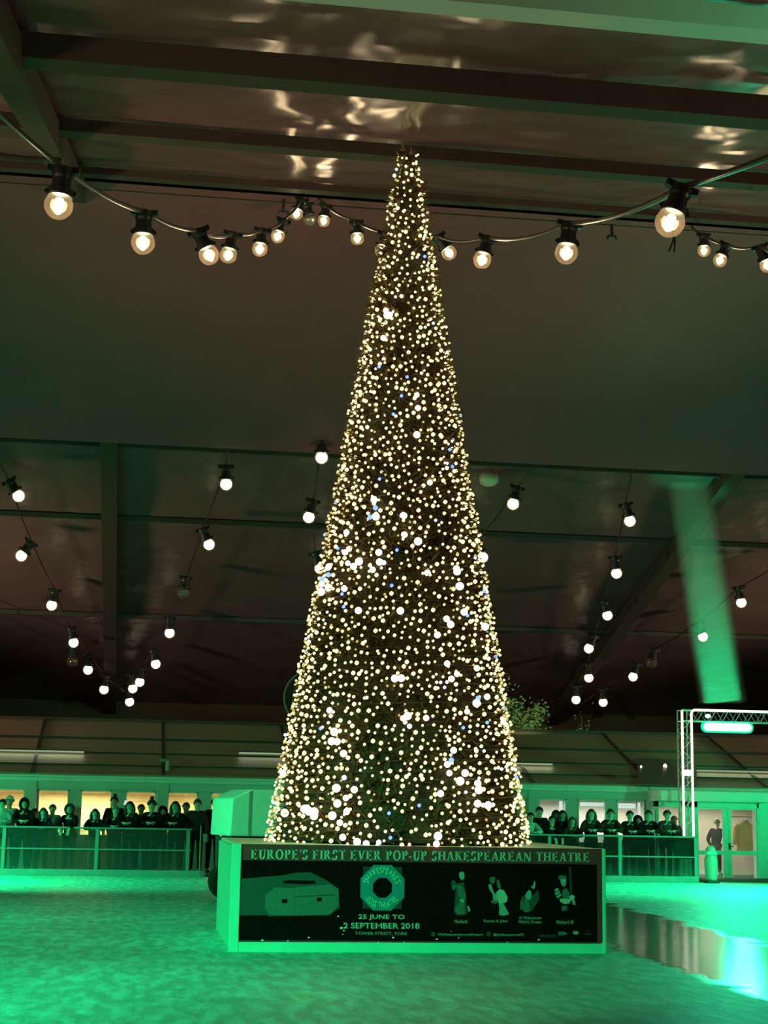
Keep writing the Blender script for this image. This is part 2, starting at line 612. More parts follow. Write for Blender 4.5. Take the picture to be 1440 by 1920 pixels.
# purlins across the near slope: (y, width, height)
for py, w, h, m in ((None, 0.3, 0.32, 'beam'), (4, 0.26, 0.22, 'beam_lit'), (174.6, 0.30, 0.30, 'beam'), (297.7, 0.26, 0.20, 'beam'), (370.6, 0.22, 0.14, 'beam')):
    y = 7.7 if py is None else atplane(720, py, ZR-h-0.02, YR, S).y
    mb = MB()
    mb.bar((XL, y, znear(y)-0.02), (XR, y, znear(y)-0.02), w, h)
    struct(mb.build('trim_purlin', M[m]))
# rafters: x position of the arches
RX_NEAR = -1.75
for x in (RX_NEAR, 17.2):
    mb = MB()
    mb.bar((x, 2, znear(2)-0.05), (x, YR, ZR-0.05), 0.34, 0.42, up=(0, -S, 1))
    struct(mb.build('trim_rafter', M['beam']))
for x in (-1.15, 16.25):
    mb = MB()
    mb.bar((x, YR, ZR-0.05), (x, 62.5, zfar(62.5)-0.05), 0.44, 0.42, up=(0, S, 1))
    struct(mb.build('trim_rafter', M['beam_dark']))
# far roof slope with its purlins
YB = [YR, 42.6, 46.9, 54.0, 62.5]
for k, (a, b) in enumerate(zip(YB, YB[1:])):
    struct(sagging_sheet(a, b, zfar, -0.06, seed=20+k).build('ceiling_far', M['far_roof'], smooth=True))
for y in YB[1:4]:
    mb = MB()
    mb.bar((XL, y, zfar(y)-0.02), (XR, y, zfar(y)-0.02), 0.14, 0.14)
    struct(mb.build('trim_purlin', M['seam']))
# lining sheet slung under the upper half of the far slope
LB = atplane(720, 856, ZR-0.58, YR, -S)


def lining_z(y):
    if y > YR+1.0:
        return zfar(y)-0.58
    t = (y-(YR-1.3))/2.3
    return (ZR-0.46)*(1-t)+(zfar(YR+1.0)-0.58)*t


mb = sagging_sheet(YR-1.3, LB.y, lining_z, 0.15, nx=60, ny=18, seed=40)
o = struct(mb.build('ceiling_lining', M['liner'], smooth=True))
# eave wall far behind
mb = MB()
mb.box((XL-2, 62.4, 0), (XR, 62.6, zfar(62.4)))
struct(mb.build('wall_back', M['wall_dark']))

# wire under the ridge
mb = MB()
wl, wr = aty(0, 341, YR-1.9), aty(1440, 441, YR-1.9)
d = wr-wl
mb.tube([wl-d*0.35, wl+d*0.5+Vector((0, 0, -0.02)), wr+d*0.6], 0.014, 6)
wire = mb.build('ridge_wire', M['cable'])
tag(wire, 'thin dark wire stretched level just under the roof ridge', 'wire')
for (px, py, kind, lab) in ((532, 378, 0, 'small black hook hanging from the ridge wire above the left festoon bulbs'),
                            (1147, 425, 0, 'small black hook on the ridge wire between the tree and the right corner'),
                            (1262, 448, 1, 'pair of loose black cable ends hanging by the large right bulb')):
    p = aty(px, py, YR-1.9)
    mb = MB()
    if kind == 0:
        mb.tube([p+Vector((0, 0, 0.05)), p+Vector((0, 0, -0.22))], 0.03, 6)
        mb.tube([p+Vector((-0.10, 0, -0.27)), p+Vector((-0.07, 0, -0.2)), p+Vector((0.07, 0, -0.2)), p+Vector((0.10, 0, -0.27))], 0.025, 6)
        tag(mb.build('cable_hook', M['rubber']), lab, 'hook')
    else:
        mb.tube([p+Vector((0.03, 0, 0.28)), p+Vector((0.0, 0, -0.05)), p+Vector((-0.10, 0, -0.28))], 0.02, 6)
        mb.tube([p+Vector((0.03, 0, 0.10)), p+Vector((0.04, 0, -0.05)), p+Vector((0.02, 0, -0.28))], 0.02, 6)
        tag(mb.build('cable_end', M['rubber']), lab, 'cable')

# pale round lamp cover on the lining
p = atplane(917, 902, ZR-0.3, YR, -S)
mb = MB()
tilt = Matrix.Translation(p) @ Matrix.Rotation(atan2(S, 1), 4, 'X').inverted()
mb.lathe([(0.0, -0.10), (0.2, -0.08), (0.27, -0.02), (0.27, 0.16)], 24, tilt)
tag(mb.build('ceiling_disc', M['lamp_off'], smooth=True), 'pale oval ceiling fitting, unlit, high on the roof right of the tree', 'ceiling fitting')


# ------------------------------------------------------------------ festoon lights
def cable_curve(pts, sag, n=7):
    out = []
    for a, b in zip(pts, pts[1:]):
        for i in range(n):
            t = i/n
            p = a.lerp(b, t)
            p.z -= sag*4*t*(1-t)*(b-a).length
            out.append(p)
    out.append(pts[-1])
    return out


def lamp_holder(root, top, globe, R, lit, frosted, watts):
    """socket with ears > glass globe, filament"""
    axis = (globe-top).normalized()
    q = Vector((0, 0, -1)).rotation_difference(axis)
    mtx = Matrix.Translation(globe) @ q.to_matrix().to_4x4()
    mb = MB()
    k = R
    mb.lathe([(0.45*k, 0.62*k), (0.86*k, 0.62*k), (0.92*k, 0.72*k), (0.92*k, 1.12*k), (0.70*k, 1.2*k), (0.66*k, 1.9*k),
              (0.74*k, 2.1*k), (0.74*k, 2.62*k), (0.5*k, 2.8*k)], 16, mtx)
    for sx in (-1, 1):
        pts = [(sx*0.5*k, -0.34*k, 2.25*k), (sx*1.12*k, -0.26*k, 2.42*k), (sx*1.12*k, 0.26*k, 2.42*k), (sx*0.5*k, 0.34*k, 2.25*k),
               (sx*0.5*k, -0.34*k, 2.78*k), (sx*1.12*k, -0.26*k, 2.86*k), (sx*1.12*k, 0.26*k, 2.86*k), (sx*0.5*k, 0.34*k, 2.78*k)]
        mb.hexa([mtx @ Vector(p) for p in pts])
        mb.tube([mtx @ Vector((sx*0.86*k, 0, 0.78*k)), mtx @ Vector((sx*1.04*k, 0, 0.9*k)), mtx @ Vector((sx*0.9*k, 0, 1.1*k))], 0.1*k, 6)
    off = root.location
    h = mb.build('lamp_holder', M['rubber'], root, off)
    mb = MB()
    prof = []
    for i in range(13):
        a = pi*i/13
        prof.append((k*sin(a), -k*cos(a)))
    prof.append((0.42*k, 0.80*k))
    mb.lathe(prof, 22, mtx)
    g = mb.build('globe', M['globe'] if lit else M['globe_off'], h, off, smooth=True)
    if lit:
        mb = MB()
        if frosted:
            mb.ball(globe, 0.86*k, 2)
        else:
            mb.lathe([(0.0, -0.68*k), (0.20*k, -0.58*k), (0.34*k, -0.3*k), (0.36*k, 0.1*k), (0.28*k, 0.45*k), (0.0, 0.56*k)], 12, mtx)
        f = mb.build('filament', M['frosted'] if frosted else M['filament'], h, off, smooth=True)
        l = bpy.data.lights.new('bulb_light', 'POINT')
        l.energy = watts
        l.color = (1.0, 0.74, 0.42)
        l.shadow_soft_size = 0.09
        lo = bpy.data.objects.new('bulb_light', l)
        COL.objects.link(lo)
        lo.parent = h
        lo.location = globe-off


def garland(label, bulbs, start, end, R, depth, frosted, watts, extra=()):
    """bulbs: (top px, globe px, depth y or None, lit)"""
    pts = []
    hold = []
    for (tp, gp, y, lit) in bulbs:
        if y is None:
            g = depth(*gp)
        else:
            g = aty(*gp, y)
        t = aty(*tp, g.y)
        ax = (t-g).normalized()
        hold.append((g+ax*2.7*R, g, lit))
        pts.append(g+ax*2.72*R)
    pts = [start]+pts+[end]
    # outside the frame the cable runs on up to the roof
    if start.y < 20:
        pts = [Vector((start.x-1.2, start.y-0.8, znear(start.y-0.8)-0.05))]+pts
    if end.y < 20:
        pts.append(Vector((end.x+1.2, end.y-0.8, znear(end.y-0.8)-0.05)))
    root = thing('festoon_light_string', label, 'string lights', pts[0])
    mb = MB()
    mb.tube(cable_curve(pts, 0.02), 0.026 if R < 0.14 else 0.022, 6)
    for ex in extra:
        mb.tube(cable_curve(ex, 0.02), 0.024, 6)
    mb.build('cable', M['cable'], root, root.location, smooth=True)
    for t, g, lit in hold:
        lamp_holder(root, t, g, R, lit, frosted, watts)
    return root


RB = 0.125


def dep(r):
    return 2990*RB/r


garland('black festoon cable from upper left corner to ridge, clear round bulbs', [
    ((122, 300), (110, 385), dep(28), 1), ((271, 388), (268, 455), dep(23.3), 1), ((368, 425), (392, 478), dep(20), 1),
    ((438, 434), (428, 478), dep(17), 1), ((493, 428), (487, 467), dep(15.3), 1), ((534, 408), (521, 443), dep(13.6), 1),
    ((565, 376), (556, 401), dep(12.6), 1), ((575, 382), (581, 412), dep(12.2), 0)],
    aty(-150, 60, 11.0), aty(577, 372, YR-1.7), RB, None, False, 12,
    extra=[[Vector((-3.4, 15.5, znear(15.5)-0.1)), aty(-120, 262, 15.0), aty(112, 300, dep(28))]])
garland('black festoon cable from ridge, behind tree tip, to upper right corner', [
    ((612, 383), (607, 414), dep(12.3), 1), ((667, 408), (670, 447), dep(13.4), 1), ((722, 436), (716, 470), 26.4, 1),
    ((816, 437), (842, 474), 24.6, 1), ((918, 433), (904, 487), 20.5, 1), ((1069, 408), (1062, 474), dep(23.5), 1),
    ((1281, 345), (1256, 417), dep(31), 1)],
    aty(596, 371, YR-1.7), aty(1600, 222, 10.2), RB, None, False, 12)
garland('black festoon cable at right edge, two clear bulbs below the ridge', [
    ((1319, 438), (1320, 470), 28.6, 1), ((1364, 455), (1350, 488), 26.4, 1), ((1424, 462), (1439, 497), dep(16), 1)],
    aty(1296, 424, YR-1.7), aty(1640, 486, 15.0), RB, None, False, 12)

RF = 0.19


def fdep(px, py):
    return atplane(px, py, ZR-1.0, YR, -S)


def ft(px, py, dx=0):
    return (px+dx, py-19)


def fb(px, py, lit=1, dx=0):
    return (ft(px, py, dx), (px, py), None, lit)


def frf(px, py, drop=0.12):
    return atplane(px, py, ZR-drop, YR, -S)


garland('far left V-shaped string of glowing bulbs hanging down to the eave and back up', [
    fb(35, 930, dx=-12), fb(40, 1042, dx=14), fb(97, 1135, dx=4), fb(138, 1205, dx=-4), fb(165, 1256, dx=2), fb(195, 1293, dx=3),
    fb(243, 1316, dx=-3), fb(249, 1291, dx=-2), fb(262, 1279, dx=3), fb(292, 1245, dx=-4), fb(318, 1187, dx=0), fb(344, 1112, 0, dx=3),
    fb(392, 1021, dx=-8), fb(424, 908, dx=0)],
    frf(-14, 835, 0.5), frf(426, 842, 0.5), RF, fdep, True, 8)
garland('thin cable descending from left edge to the far left low point, one dead socket', [
    fb(136, 1240, 0)], frf(-120, 1085), frf(232, 1296, 0.9), RF, fdep, True, 8)
garland('string of glowing bulbs down the left flank of the tree', [
    fb(603, 858), fb(579, 970, dx=5), fb(600, 1066, dx=-6), fb(599, 1145, dx=4)],
    frf(606, 848, 1.15), frf(612, 1230, 0.9), RF, fdep, True, 8)
garland('slanting string of two bulbs just right of the tree', [
    fb(962, 945, dx=5), fb(905, 1045, dx=-8)],
    frf(1022, 842, 0.5), frf(850, 1120, 0.9), RF, fdep, True, 8)
garland('long near-vertical string of six bulbs right of the tree, along the dark rafter', [
    fb(1181, 977, dx=-5), fb(1156, 1075, dx=-2), fb(1139, 1154, dx=-5), fb(1104, 1216, dx=8), fb(1104, 1271, dx=-2), fb(1080, 1312, dx=0)],
    frf(1192, 846, 0.5), frf(1078, 1326, 1.0), RF, fdep, True, 8)
garland('string of bulbs rising from the low point to the right edge, one dead', [
    fb(1131, 1317, dx=-2), fb(1187, 1269, dx=6), fb(1222, 1243, 0, dx=4), fb(1318, 1194, dx=-8), fb(1390, 1130, dx=-3), fb(1452, 1092)],
    frf(1076, 1330, 1.0), frf(1560, 990, 0.6), RF, fdep, True, 8)

# ------------------------------------------------------------------ tree stand
BY = 20.77
BX0, BX1 = 1.29, 6.09
BZ = 1.335
BD = 3.85
STAND = thing('tree_stand', 'large box stand with a dark theatre poster, under the lit tree', 'stand', (BX0, BY, 0))
SO = STAND.location


def sp(px, py):
    p = aty(px, py, BY)
    return p.x, p.z


mb = MB()
mb.box((BX0+0.02, BY+0.05, 0.0), (BX1-0.02, BY+BD-0.02, BZ-0.04))
mb.build('cabinet', M['sign_black'], STAND, SO)
mb = MB()
mb.box((BX0, BY+0.04, BZ-0.04), (BX1, BY+BD, BZ))
mb.build('top_board', M['stand_top'], STAND, SO, bevel=0.01)
mb = MB()
mb.box((BX0-0.01, BY-0.015, 0), (BX1, BY+0.05, 0.125))
mb.box((BX0-0.012, BY+0.05, 0), (BX0+0.02, BY+BD, 0.125))
mb.box((BX1-0.02, BY+0.05, 0), (BX1+0.012, BY+BD, 0.125))
mb.build('base_board', M['stand_base'], STAND, SO, bevel=0.006)
for x0, x1 in ((BX0-0.07, BX0+0.055), (BX1-0.005, BX1+0.035)):
    mb = MB()
    mb.box((x0, BY-0.025, 0), (x1, BY+0.10, BZ))
    mb.build('corner_post', M['stand_base'], STAND, SO, bevel=0.008)
for x0, x1 in ((BX0-0.035, BX0+0.019), (BX1-0.019, BX1+0.02)):
    mb = MB()
    mb.box((x0, BY+0.10, 0.0), (x1, BY+BD, BZ-0.041))
    mb.build('side_board', M['stand_base'], STAND, SO)
# poster: border board, black field
mb = MB()
mb.box((BX0+0.055, BY+0.01, 0.125), (BX1-0.005, BY+0.05, BZ-0.003))
border = mb.build('poster_border', M['sign_frame'], STAND, SO)
fx0, fz1 = sp(454, 1612)
fx1, fz0 = sp(1120, 1766)
mb = MB()
mb.box((fx0, BY+0.004, fz0), (fx1, BY+0.03, fz1-0.005))
field = mb.build('poster_field', M['sign_black'], STAND, SO)


# serif capitals: thick stems, thin arms and slab serifs, cap height 1
def glyph(ch):
    P = []
    T, t, s, sv = 0.20, 0.095, 0.085, 0.075

    def rect(x0, y0, x1, y1):
        P.append([(x0, y0), (x1, y0), (x1, y1), (x0, y1)])

    def stem(x, y0=0.0, y1=1.0, w=T, sb=True, st=True):
        rect(x, y0, x+w, y1)
        if sb:
            rect(x-s, y0, x+w+s, y0+sv)
        if st:
            rect(x-s, y1-sv, x+w+s, y1)

    def arc(cx, cy, rx, ry, a0, a1, w=lambda c: T, n=14):
        for i in range(n):
            q = []
            for a, inner in ((a0+(a1-a0)*i/n, 0), (a0+(a1-a0)*(i+1)/n, 0), (a0+(a1-a0)*(i+1)/n, 1), (a0+(a1-a0)*i/n, 1)):
                c, d = cos(radians(a)), sin(radians(a))
                ww = t+(T-t)*abs(c)**1.3
                k = ww if inner else 0
                q.append((cx+(rx-k)*c, cy+(ry-k)*d))
            P.append(q)

    def slant(x0, y0, x1, y1, w):
        P.append([(x0-w/2, y0), (x0+w/2, y0), (x1+w/2, y1), (x1-w/2, y1)])

    if ch == 'E':
        stem(0.09)
        rect(0.09, 1-t, 0.66, 1)
        rect(0.09, 0, 0.70, t)
        rect(0.2, 0.48, 0.5, 0.48+t)
        rect(0.60, 0.80, 0.66, 1)
        rect(0.64, 0, 0.70, 0.22)
        rect(0.47, 0.40, 0.53, 0.64)
        w = 0.76
    elif ch == 'F':
        stem(0.09)
        rect(0.09, 1-t, 0.64, 1)
        rect(0.2, 0.48, 0.48, 0.48+t)
        rect(0.58, 0.78, 0.64, 1)
        rect(0.45, 0.40, 0.51, 0.64)
        w = 0.70
    elif ch == 'U':
        stem(0.10, 0.32, 1, sb=False)
        stem(0.60, 0.32, 1, w=t, sb=False)
        arc(0.3875, 0.32, 0.2875, 0.33, 180, 360)
        w = 0.80
    elif ch in 'RPB':
        stem(0.09)
        arc(0.36, 0.74, 0.27, 0.26, -90, 90)
        rect(0.2, 1-t, 0.37, 1)
        rect(0.2, 0.48, 0.37, 0.48+t)
        if ch == 'R':
            slant(0.70, 0.0, 0.40, 0.5, T)
            rect(0.60, 0, 0.86, sv)
        w = 0.86 if ch == 'R' else 0.70
    elif ch == 'O':
        arc(0.44, 0.5, 0.42, 0.52, 0, 360, n=28)
        w = 0.90
    elif ch == 'S':
        arc(0.30, 0.74, 0.24, 0.27, 20, 200)
        arc(0.30, 0.74, 0.24, 0.27, 200, 270)
        arc(0.30, 0.26, 0.27, 0.28, -160, 90)
        slant(0.40, 0.43, 0.18, 0.58, 0.20)
        rect(0.49, 0.75, 0.55, 1.0)
        rect(0.03, 0.0, 0.09, 0.26)
        w = 0.62
    elif ch == 'I':
        stem(0.10)
        w = 0.36
    elif ch == 'T':
        stem(0.30, st=False)
        rect(0.02, 1-t, 0.75, 1)
        rect(0.02, 0.78, 0.08, 1)
        rect(0.69, 0.78, 0.75, 1)
        w = 0.77
    elif ch == 'V':
        slant(0.14, 1, 0.42, 0, T)
        slant(0.68, 1, 0.42, 0, t)
        rect(-0.02, 1-sv, 0.32, 1)
        rect(0.54, 1-sv, 0.82, 1)
        w = 0.82
    elif ch == 'A':
        slant(0.12, 0, 0.40, 1, t)
        slant(0.68, 0, 0.42, 1, T)
        rect(0.2, 0.3, 0.6, 0.3+t)
        rect(0.0, 0, 0.26, sv)
        rect(0.54, 0, 0.86, sv)
        w = 0.84
    elif ch == 'H':
        stem(0.09)
        stem(0.62)
        rect(0.2, 0.47, 0.7, 0.47+t)
        w = 0.90
    elif ch == 'K':
        stem(0.09)
        slant(0.24, 0.42, 0.66, 1, t)
        slant(0.68, 0, 0.40, 0.58, T)
        rect(0.54, 1-sv, 0.80, 1)
        rect(0.54, 0, 0.86, sv)
        w = 0.86
    elif ch == 'N':
        stem(0.10, w=t)
        stem(0.72, w=t, sb=False)
        slant(0.16, 1, 0.72, 0, T)
        w = 0.92
    elif ch == '-':
        rect(0.04, 0.30, 0.32, 0.42)
        w = 0.38
    elif ch == "'":
        P.append([(0.06, 1.0), (0.20, 1.0), (0.14, 0.70), (0.10, 0.70)])
        w = 0.24
    else:
        w = 0.34
    return P, w


def serif_line(text, x0, z0, x1, z1, capx, parent, m, name):
    polys = []
    x = 0
    for ch in text:
        P, w = glyph(ch)
        for p in P:
            polys.append([(x+a, b) for a, b in p])
        x += w+0.07
    x -= 0.07
    mb = MB()
    for p in polys:
        q = []
        for a, b in p:
            u = a/x
            X = x0+(x1-x0)*u
            Z = z0+(z1-z0)*u+b*capx
            q.append((X, Z))
        mb.prism(q, BY+0.004, BY+0.012)
    return mb.build(name, m, parent, SO)


a = sp(470, 1611)
b = sp(1106, 1616.5)
serif_line("EUROPE'S FIRST EVER POP-UP SHAKESPEAREAN THEATRE", a[0], a[1], b[0], b[1], 0.125, border, M['ink_white'], 'lettering')


def plain_text(body, m, parent, x0, z0, x1, h=None, y=0.0, bold=0.0, name='lettering', shear=0.0, arc=None):
    cu = bpy.data.curves.new('t', 'FONT')
    cu.body = body
    cu.size = 1.0
    cu.offset = bold
    cu.shear = shear
    cu.resolution_u = 3
    cu.space_line = 0.95
    cu.align_x = 'CENTER'
    ob = bpy.data.objects.new('t', cu)
    COL.objects.link(ob)
    dg = bpy.context.evaluated_depsgraph_get()
    me = bpy.data.meshes.new_from_object(ob.evaluated_get(dg))
    bpy.data.objects.remove(ob)
    bpy.data.curves.remove(cu)
    xs = [v.co.x for v in me.vertices]
    ys = [v.co.y for v in me.vertices]
    w, hh = max(xs)-min(xs), max(ys)-min(ys)
    sx = (x1-x0)/w
    sz = (h/hh) if h else sx
    mx0, my0 = min(xs), min(ys)
    bm = bmesh.new()
    bm.from_mesh(me)
    bpy.data.meshes.remove(me)
    for v in bm.verts:
        X, Z = x0+(v.co.x-mx0)*sx, z0+(v.co.y-my0)*sz
        v.co = Vector((X, BY-0.002+y, Z))
    if arc:
        cx, cz, r, top = arc
        for v in bm.verts:
            u = v.co.x-cx
            if top:
                th = pi/2-u/r
                rr = r+(v.co.z-cz)
            else:
                th = -pi/2+u/r
                rr = r-(v.co.z-cz)
            v.co = Vector((cx+rr*cos(th), v.co.y, cz+rr*sin(th)))
    r = bmesh.ops.extrude_face_region(bm, geom=bm.faces[:])
    bmesh.ops.translate(bm, vec=(0, 0.006, 0), verts=[e for e in r['geom'] if isinstance(e, bmesh.types.BMVert)])
    o = MB()
    o.bm.free()
    o.bm = bm
    return o.build(name, m, parent, SO)


# octagonal ring emblem with curved lettering
cx, cz = sp(717, 1664.5)
ro = sp(758, 1664)[0]-cx
ri = sp(735, 1664)[0]-cx
e0, e1 = sp(681, 1625), sp(753, 1704)
mb = MB()
mb.box((e0[0], BY+0.001, e1[1]), (e1[0], BY+0.01, e0[1]))
mb.build('emblem_backing', M['ink_brown'], field, SO)
mb = MB()
mb2 = MB()
for k in range(8):
    a0, a1 = radians(22.5+45*k), radians(22.5+45*(k+1))
    f = 1/cos(radians(22.5))
    q = [(cx+ro*f*cos(a0), cz+ro*f*sin(a0)), (cx+ro*f*cos(a1), cz+ro*f*sin(a1)),
         (cx+ri*f*cos(a1), cz+ri*f*sin(a1)), (cx+ri*f*cos(a0), cz+ri*f*sin(a0))]
    mb.prism(q, BY-0.004, BY+0.008)
    mb2.face([mb2.bm.verts.new((cx+ri*f*c1, BY-0.001, cz+ri*f*s1)) for c1, s1 in ((0, 0), (cos(a1), sin(a1)), (cos(a0), sin(a0)))])
ring = mb.build('ring_emblem', M['ink_teal'], field, SO)
mb2.build('emblem_centre', M['sign_black'], field, SO)
rt = ro*0.62
plain_text("SHAKESPEARE'S", M['ink_mint'], field, cx-rt*1.32, cz, cx+rt*1.32, h=ro*0.31, y=-0.008, bold=0.035, arc=(cx, cz, rt, True), name='ring_lettering')
rb2 = ro*0.93
plain_text("ROSE THEATRE", M['ink_mint'], field, cx-rb2*0.98, cz, cx+rb2*0.98, h=ro*0.31, y=-0.008, bold=0.035, arc=(cx, cz, rb2, False), name='ring_lettering')


def line_px(body, x0, y0, x1, h_px, m, bold=0.01, parent=None, shear=0.0, name='lettering'):
    a = sp(x0, y0)
    b = sp(x1, y0)
    plain_text(body, m, parent or field, a[0], a[1], b[0], h=h_px/142.0, bold=bold, shear=shear, name=name)


line_px('25 JUNE TO', 672, 1725.5, 759, 10.5, M['ink_white'], 0.025)
line_px('2 SEPTEMBER 2018', 644, 1741, 787, 10.5, M['ink_white'], 0.025)
line_px('TOWER STREET, YORK', 666, 1754, 765, 6.5, M['ink_soft'], 0.02)
line_px('Macbeth', 852, 1731, 877, 6.5, M['ink_soft'], 0.02)
line_px('Romeo & Juliet', 907, 1731, 952, 6.8, M['ink_soft'], 0.02)
line_px("A Midsummer\nNight's Dream", 973, 1733, 1016, 14.5, M['ink_soft'], 0.02)
line_px('Richard III', 1044, 1732.5, 1075, 6.8, M['ink_soft'], 0.02)
line_px('/shakespearesrosetheatre', 820, 1755.5, 906, 6.0, M['ink_soft'], 0.02)
line_px('@shakespearesRT', 925, 1756, 983, 6.0, M['ink_soft'], 0.02)
line_px('TICKETS', 1012, 1757, 1042, 4.0, M['ink_b'], 0.02)


def ppoly(mb, pts, d, scale=4.5, ox=820, oy=1610):
    q = [sp(ox+x/scale, oy+y/scale) for x, y in pts]
    mb.prism(q[::-1], BY+0.002-d*0.0015, BY+0.01)


# small square marks and partner marks along the bottom of the poster
def mark(name, shapes, m):
    mb = MB()
    for s_ in shapes:
        ppoly(mb, s_, 1)
    mb.build(name, m, field, SO)


mark('square_mark', [[(-50, 620), (-20, 620), (-20, 655), (-50, 655)]], M['ink_c'])
mark('square_mark', [[(415, 618), (450, 618), (450, 652), (415, 652)]], M['ink_c'])
mark('partner_mark', [[(1018, 618), (1060, 614), (1085, 622), (1098, 640), (1060, 648), (1018, 648)]], M['ink_b'])
mark('partner_mark', [[(1140, 622), (1155, 610), (1180, 610), (1195, 624), (1180, 640), (1155, 640)]], M['ink_a'])
mark('partner_mark', [[(1260, 610), (1268, 602), (1276, 610), (1268, 618)], [(1236, 632), (1300, 632), (1300, 640), (1236, 640)]], M['ink_c'])


def portrait(layers):
    mb = MB()
    mats = [M['ink_c'], M['ink_b'], M['ink_a'], M['ink_white']]
    for d, (tone, pts) in enumerate(layers):
        mb.mi = tone
        ppoly(mb, pts, d*0.5)
    mb.build('portrait', mats, field, SO)


portrait([
    (0, [(150, 330), (140, 440), (160, 475), (250, 470), (240, 330), (225, 200), (160, 210)]),
    (1, [(165, 230), (200, 225), (240, 290), (240, 345), (205, 350), (180, 320)]),
    (1, [(160, 400), (185, 370), (225, 380), (238, 470), (175, 475), (148, 440)]),
    (0, [(115, 195), (135, 178), (155, 195), (160, 230), (140, 255), (120, 250)]),
    (1, [(128, 225), (150, 212), (158, 235), (142, 268), (126, 258)]),
    (2, [(182, 125), (200, 108), (222, 112), (230, 140), (224, 172), (206, 182), (188, 165)]),
    (2, [(188, 345), (212, 336), (230, 352), (222, 374), (200, 372)]),
    (2, [(250, 398), (268, 400), (280, 440), (262, 448)])])
portrait([
    (1, [(440, 170), (460, 150), (490, 158), (486, 200), (462, 215), (446, 200)]),
    (2, [(430, 220), (452, 215), (480, 290), (500, 300), (505, 370), (470, 365), (468, 300), (440, 260)]),
    (1, [(500, 180), (520, 178), (538, 240), (530, 260), (505, 240)]),
    (3, [(500, 280), (530, 255), (562, 268), (592, 325), (585, 365), (548, 380), (520, 378), (500, 330)]),
    (2, [(516, 380), (556, 375), (580, 420), (606, 468), (560, 482), (520, 474), (524, 420)]),
    (1, [(450, 355), (480, 350), (512, 370), (490, 382), (455, 372)])])
portrait([
    (0, [(705, 340), (740, 300), (790, 330), (850, 260), (862, 340), (800, 440), (730, 450), (700, 420)]),
    (1, [(735, 350), (765, 340), (778, 400), (780, 445), (750, 455), (725, 440)]),
    (2, [(750, 290), (770, 264), (792, 275), (796, 320), (780, 348), (752, 345), (744, 320)]),
    (1, [(700, 370), (720, 340), (730, 380), (725, 425), (700, 430)]),
    (2, [(790, 240), (815, 215), (826, 240), (810, 258)]),
    (2, [(812, 220), (820, 180), (828, 212), (824, 240)])])
portrait([
    (0, [(1112, 70), (1126, 70), (1136, 300), (1122, 300)]),
    (1, [(1060, 260), (1095, 250), (1120, 300), (1110, 340), (1070, 350), (1050, 310)]),
    (1, [(1048, 400), (1095, 395), (1096, 435), (1052, 440)]),
    (1, [(1020, 150), (1050, 138), (1086, 145), (1088, 172), (1040, 178), (1020, 170)]),
    (2, [(1036, 172), (1086, 168), (1086, 215), (1070, 240), (1050, 225), (1040, 200)]),
    (3, [(1055, 178), (1085, 176), (1084, 196), (1060, 196)]),
    (2, [(985, 262), (1010, 248), (1030, 262), (1000, 282)]), (2, [(988, 292), (1032, 270), (1036, 288), (1000, 308)]),
    (2, [(1000, 318), (1040, 294), (1046, 312), (1016, 336)]),
    (3, [(1030, 340), (1056, 335), (1110, 340), (1130, 345), (1112, 378), (1070, 382), (1040, 366)]),
    (3, [(1112, 318), (1140, 304), (1160, 320), (1150, 350), (1122, 352)]),
    (2, [(1136, 352), (1160, 350), (1164, 392), (1142, 388)])])
# picture of the round timber playhouse on the left of the poster
def zp(pts):
    return [((x/3.43+380-820)*4.5, (y/3.43+1540-1610)*4.5) for x, y in pts]


mb = MB()
mats = [M['ink_c'], M['ink_b'], M['ink_a'], M['sign_black']]
for d, (tone, pts) in enumerate([
        (0, [(240, 370), (480, 350), (600, 345), (640, 600), (240, 605)]),
        (0, [(380, 430), (500, 350), (600, 330), (700, 330), (800, 390), (870, 430), (880, 560), (800, 605), (420, 610), (385, 540)]),
        (1, [(405, 470), (470, 425), (590, 430), (590, 605), (430, 600), (400, 560)]),
        (1, [(592, 425), (830, 405), (875, 440), (875, 540), (820, 600), (592, 605)]),
        (0, [(400, 420), (520, 375), (600, 330), (690, 328), (780, 370), (830, 402), (600, 420)]),
        (3, [(510, 385), (560, 378), (720, 382), (730, 400), (640, 406), (520, 398)]),
        (3, [(510, 500), (545, 500), (545, 525), (510, 525)]), (3, [(735, 490), (765, 490), (765, 515), (735, 515)]),
        (0, [(592, 480), (850, 470), (850, 476), (592, 487)])]):
    mb.mi = tone
    ppoly(mb, zp(pts), d*0.5)
mb.build('theatre_picture', mats, field, SO)
# snow crumbs stuck on the poster
mb = MB()
rnd = random.Random(3)
for px, py, r in ((634, 1718, 1.6), (640, 1740, 2.6), (645, 1745, 1.8), (737, 1758, 2.0), (579, 1758, 1.8), (492, 1763, 2.2), (540, 1764, 1.5), (643, 1752, 1.2),
                  (672, 1767, 1.5), (709, 1767, 1.7), (757, 1767, 1.6), (860, 1758, 1.3), (1010, 1762, 2.0), (1130, 1768, 1.6), (819, 1761, 1.8), (951, 1767, 1.5), (846, 1746, 1)):
    x, z = sp(px, py)
    mb.ball(Vector((x, BY-0.005, z)), r/142, 1, (1.3, 0.5, 0.8))
tag(mb.build('snow_crumbs', M['snow']), 'white crumbs of ice stuck along the lower edge of the poster', 'snow', kind='stuff')

# ------------------------------------------------------------------ Christmas tree
TC = Vector((3.66, 22.62, BZ))
TH = aty(759, 287, 22.62).z-BZ
TR = 1.83
TREE = thing('christmas_tree', 'tall slim cone Christmas tree covered in warm white fairy lights', 'Christmas tree', TC)


def cone_r(h):
    u = h/TH
    return 0.12+(TR-0.12)*(1-u)**1.04


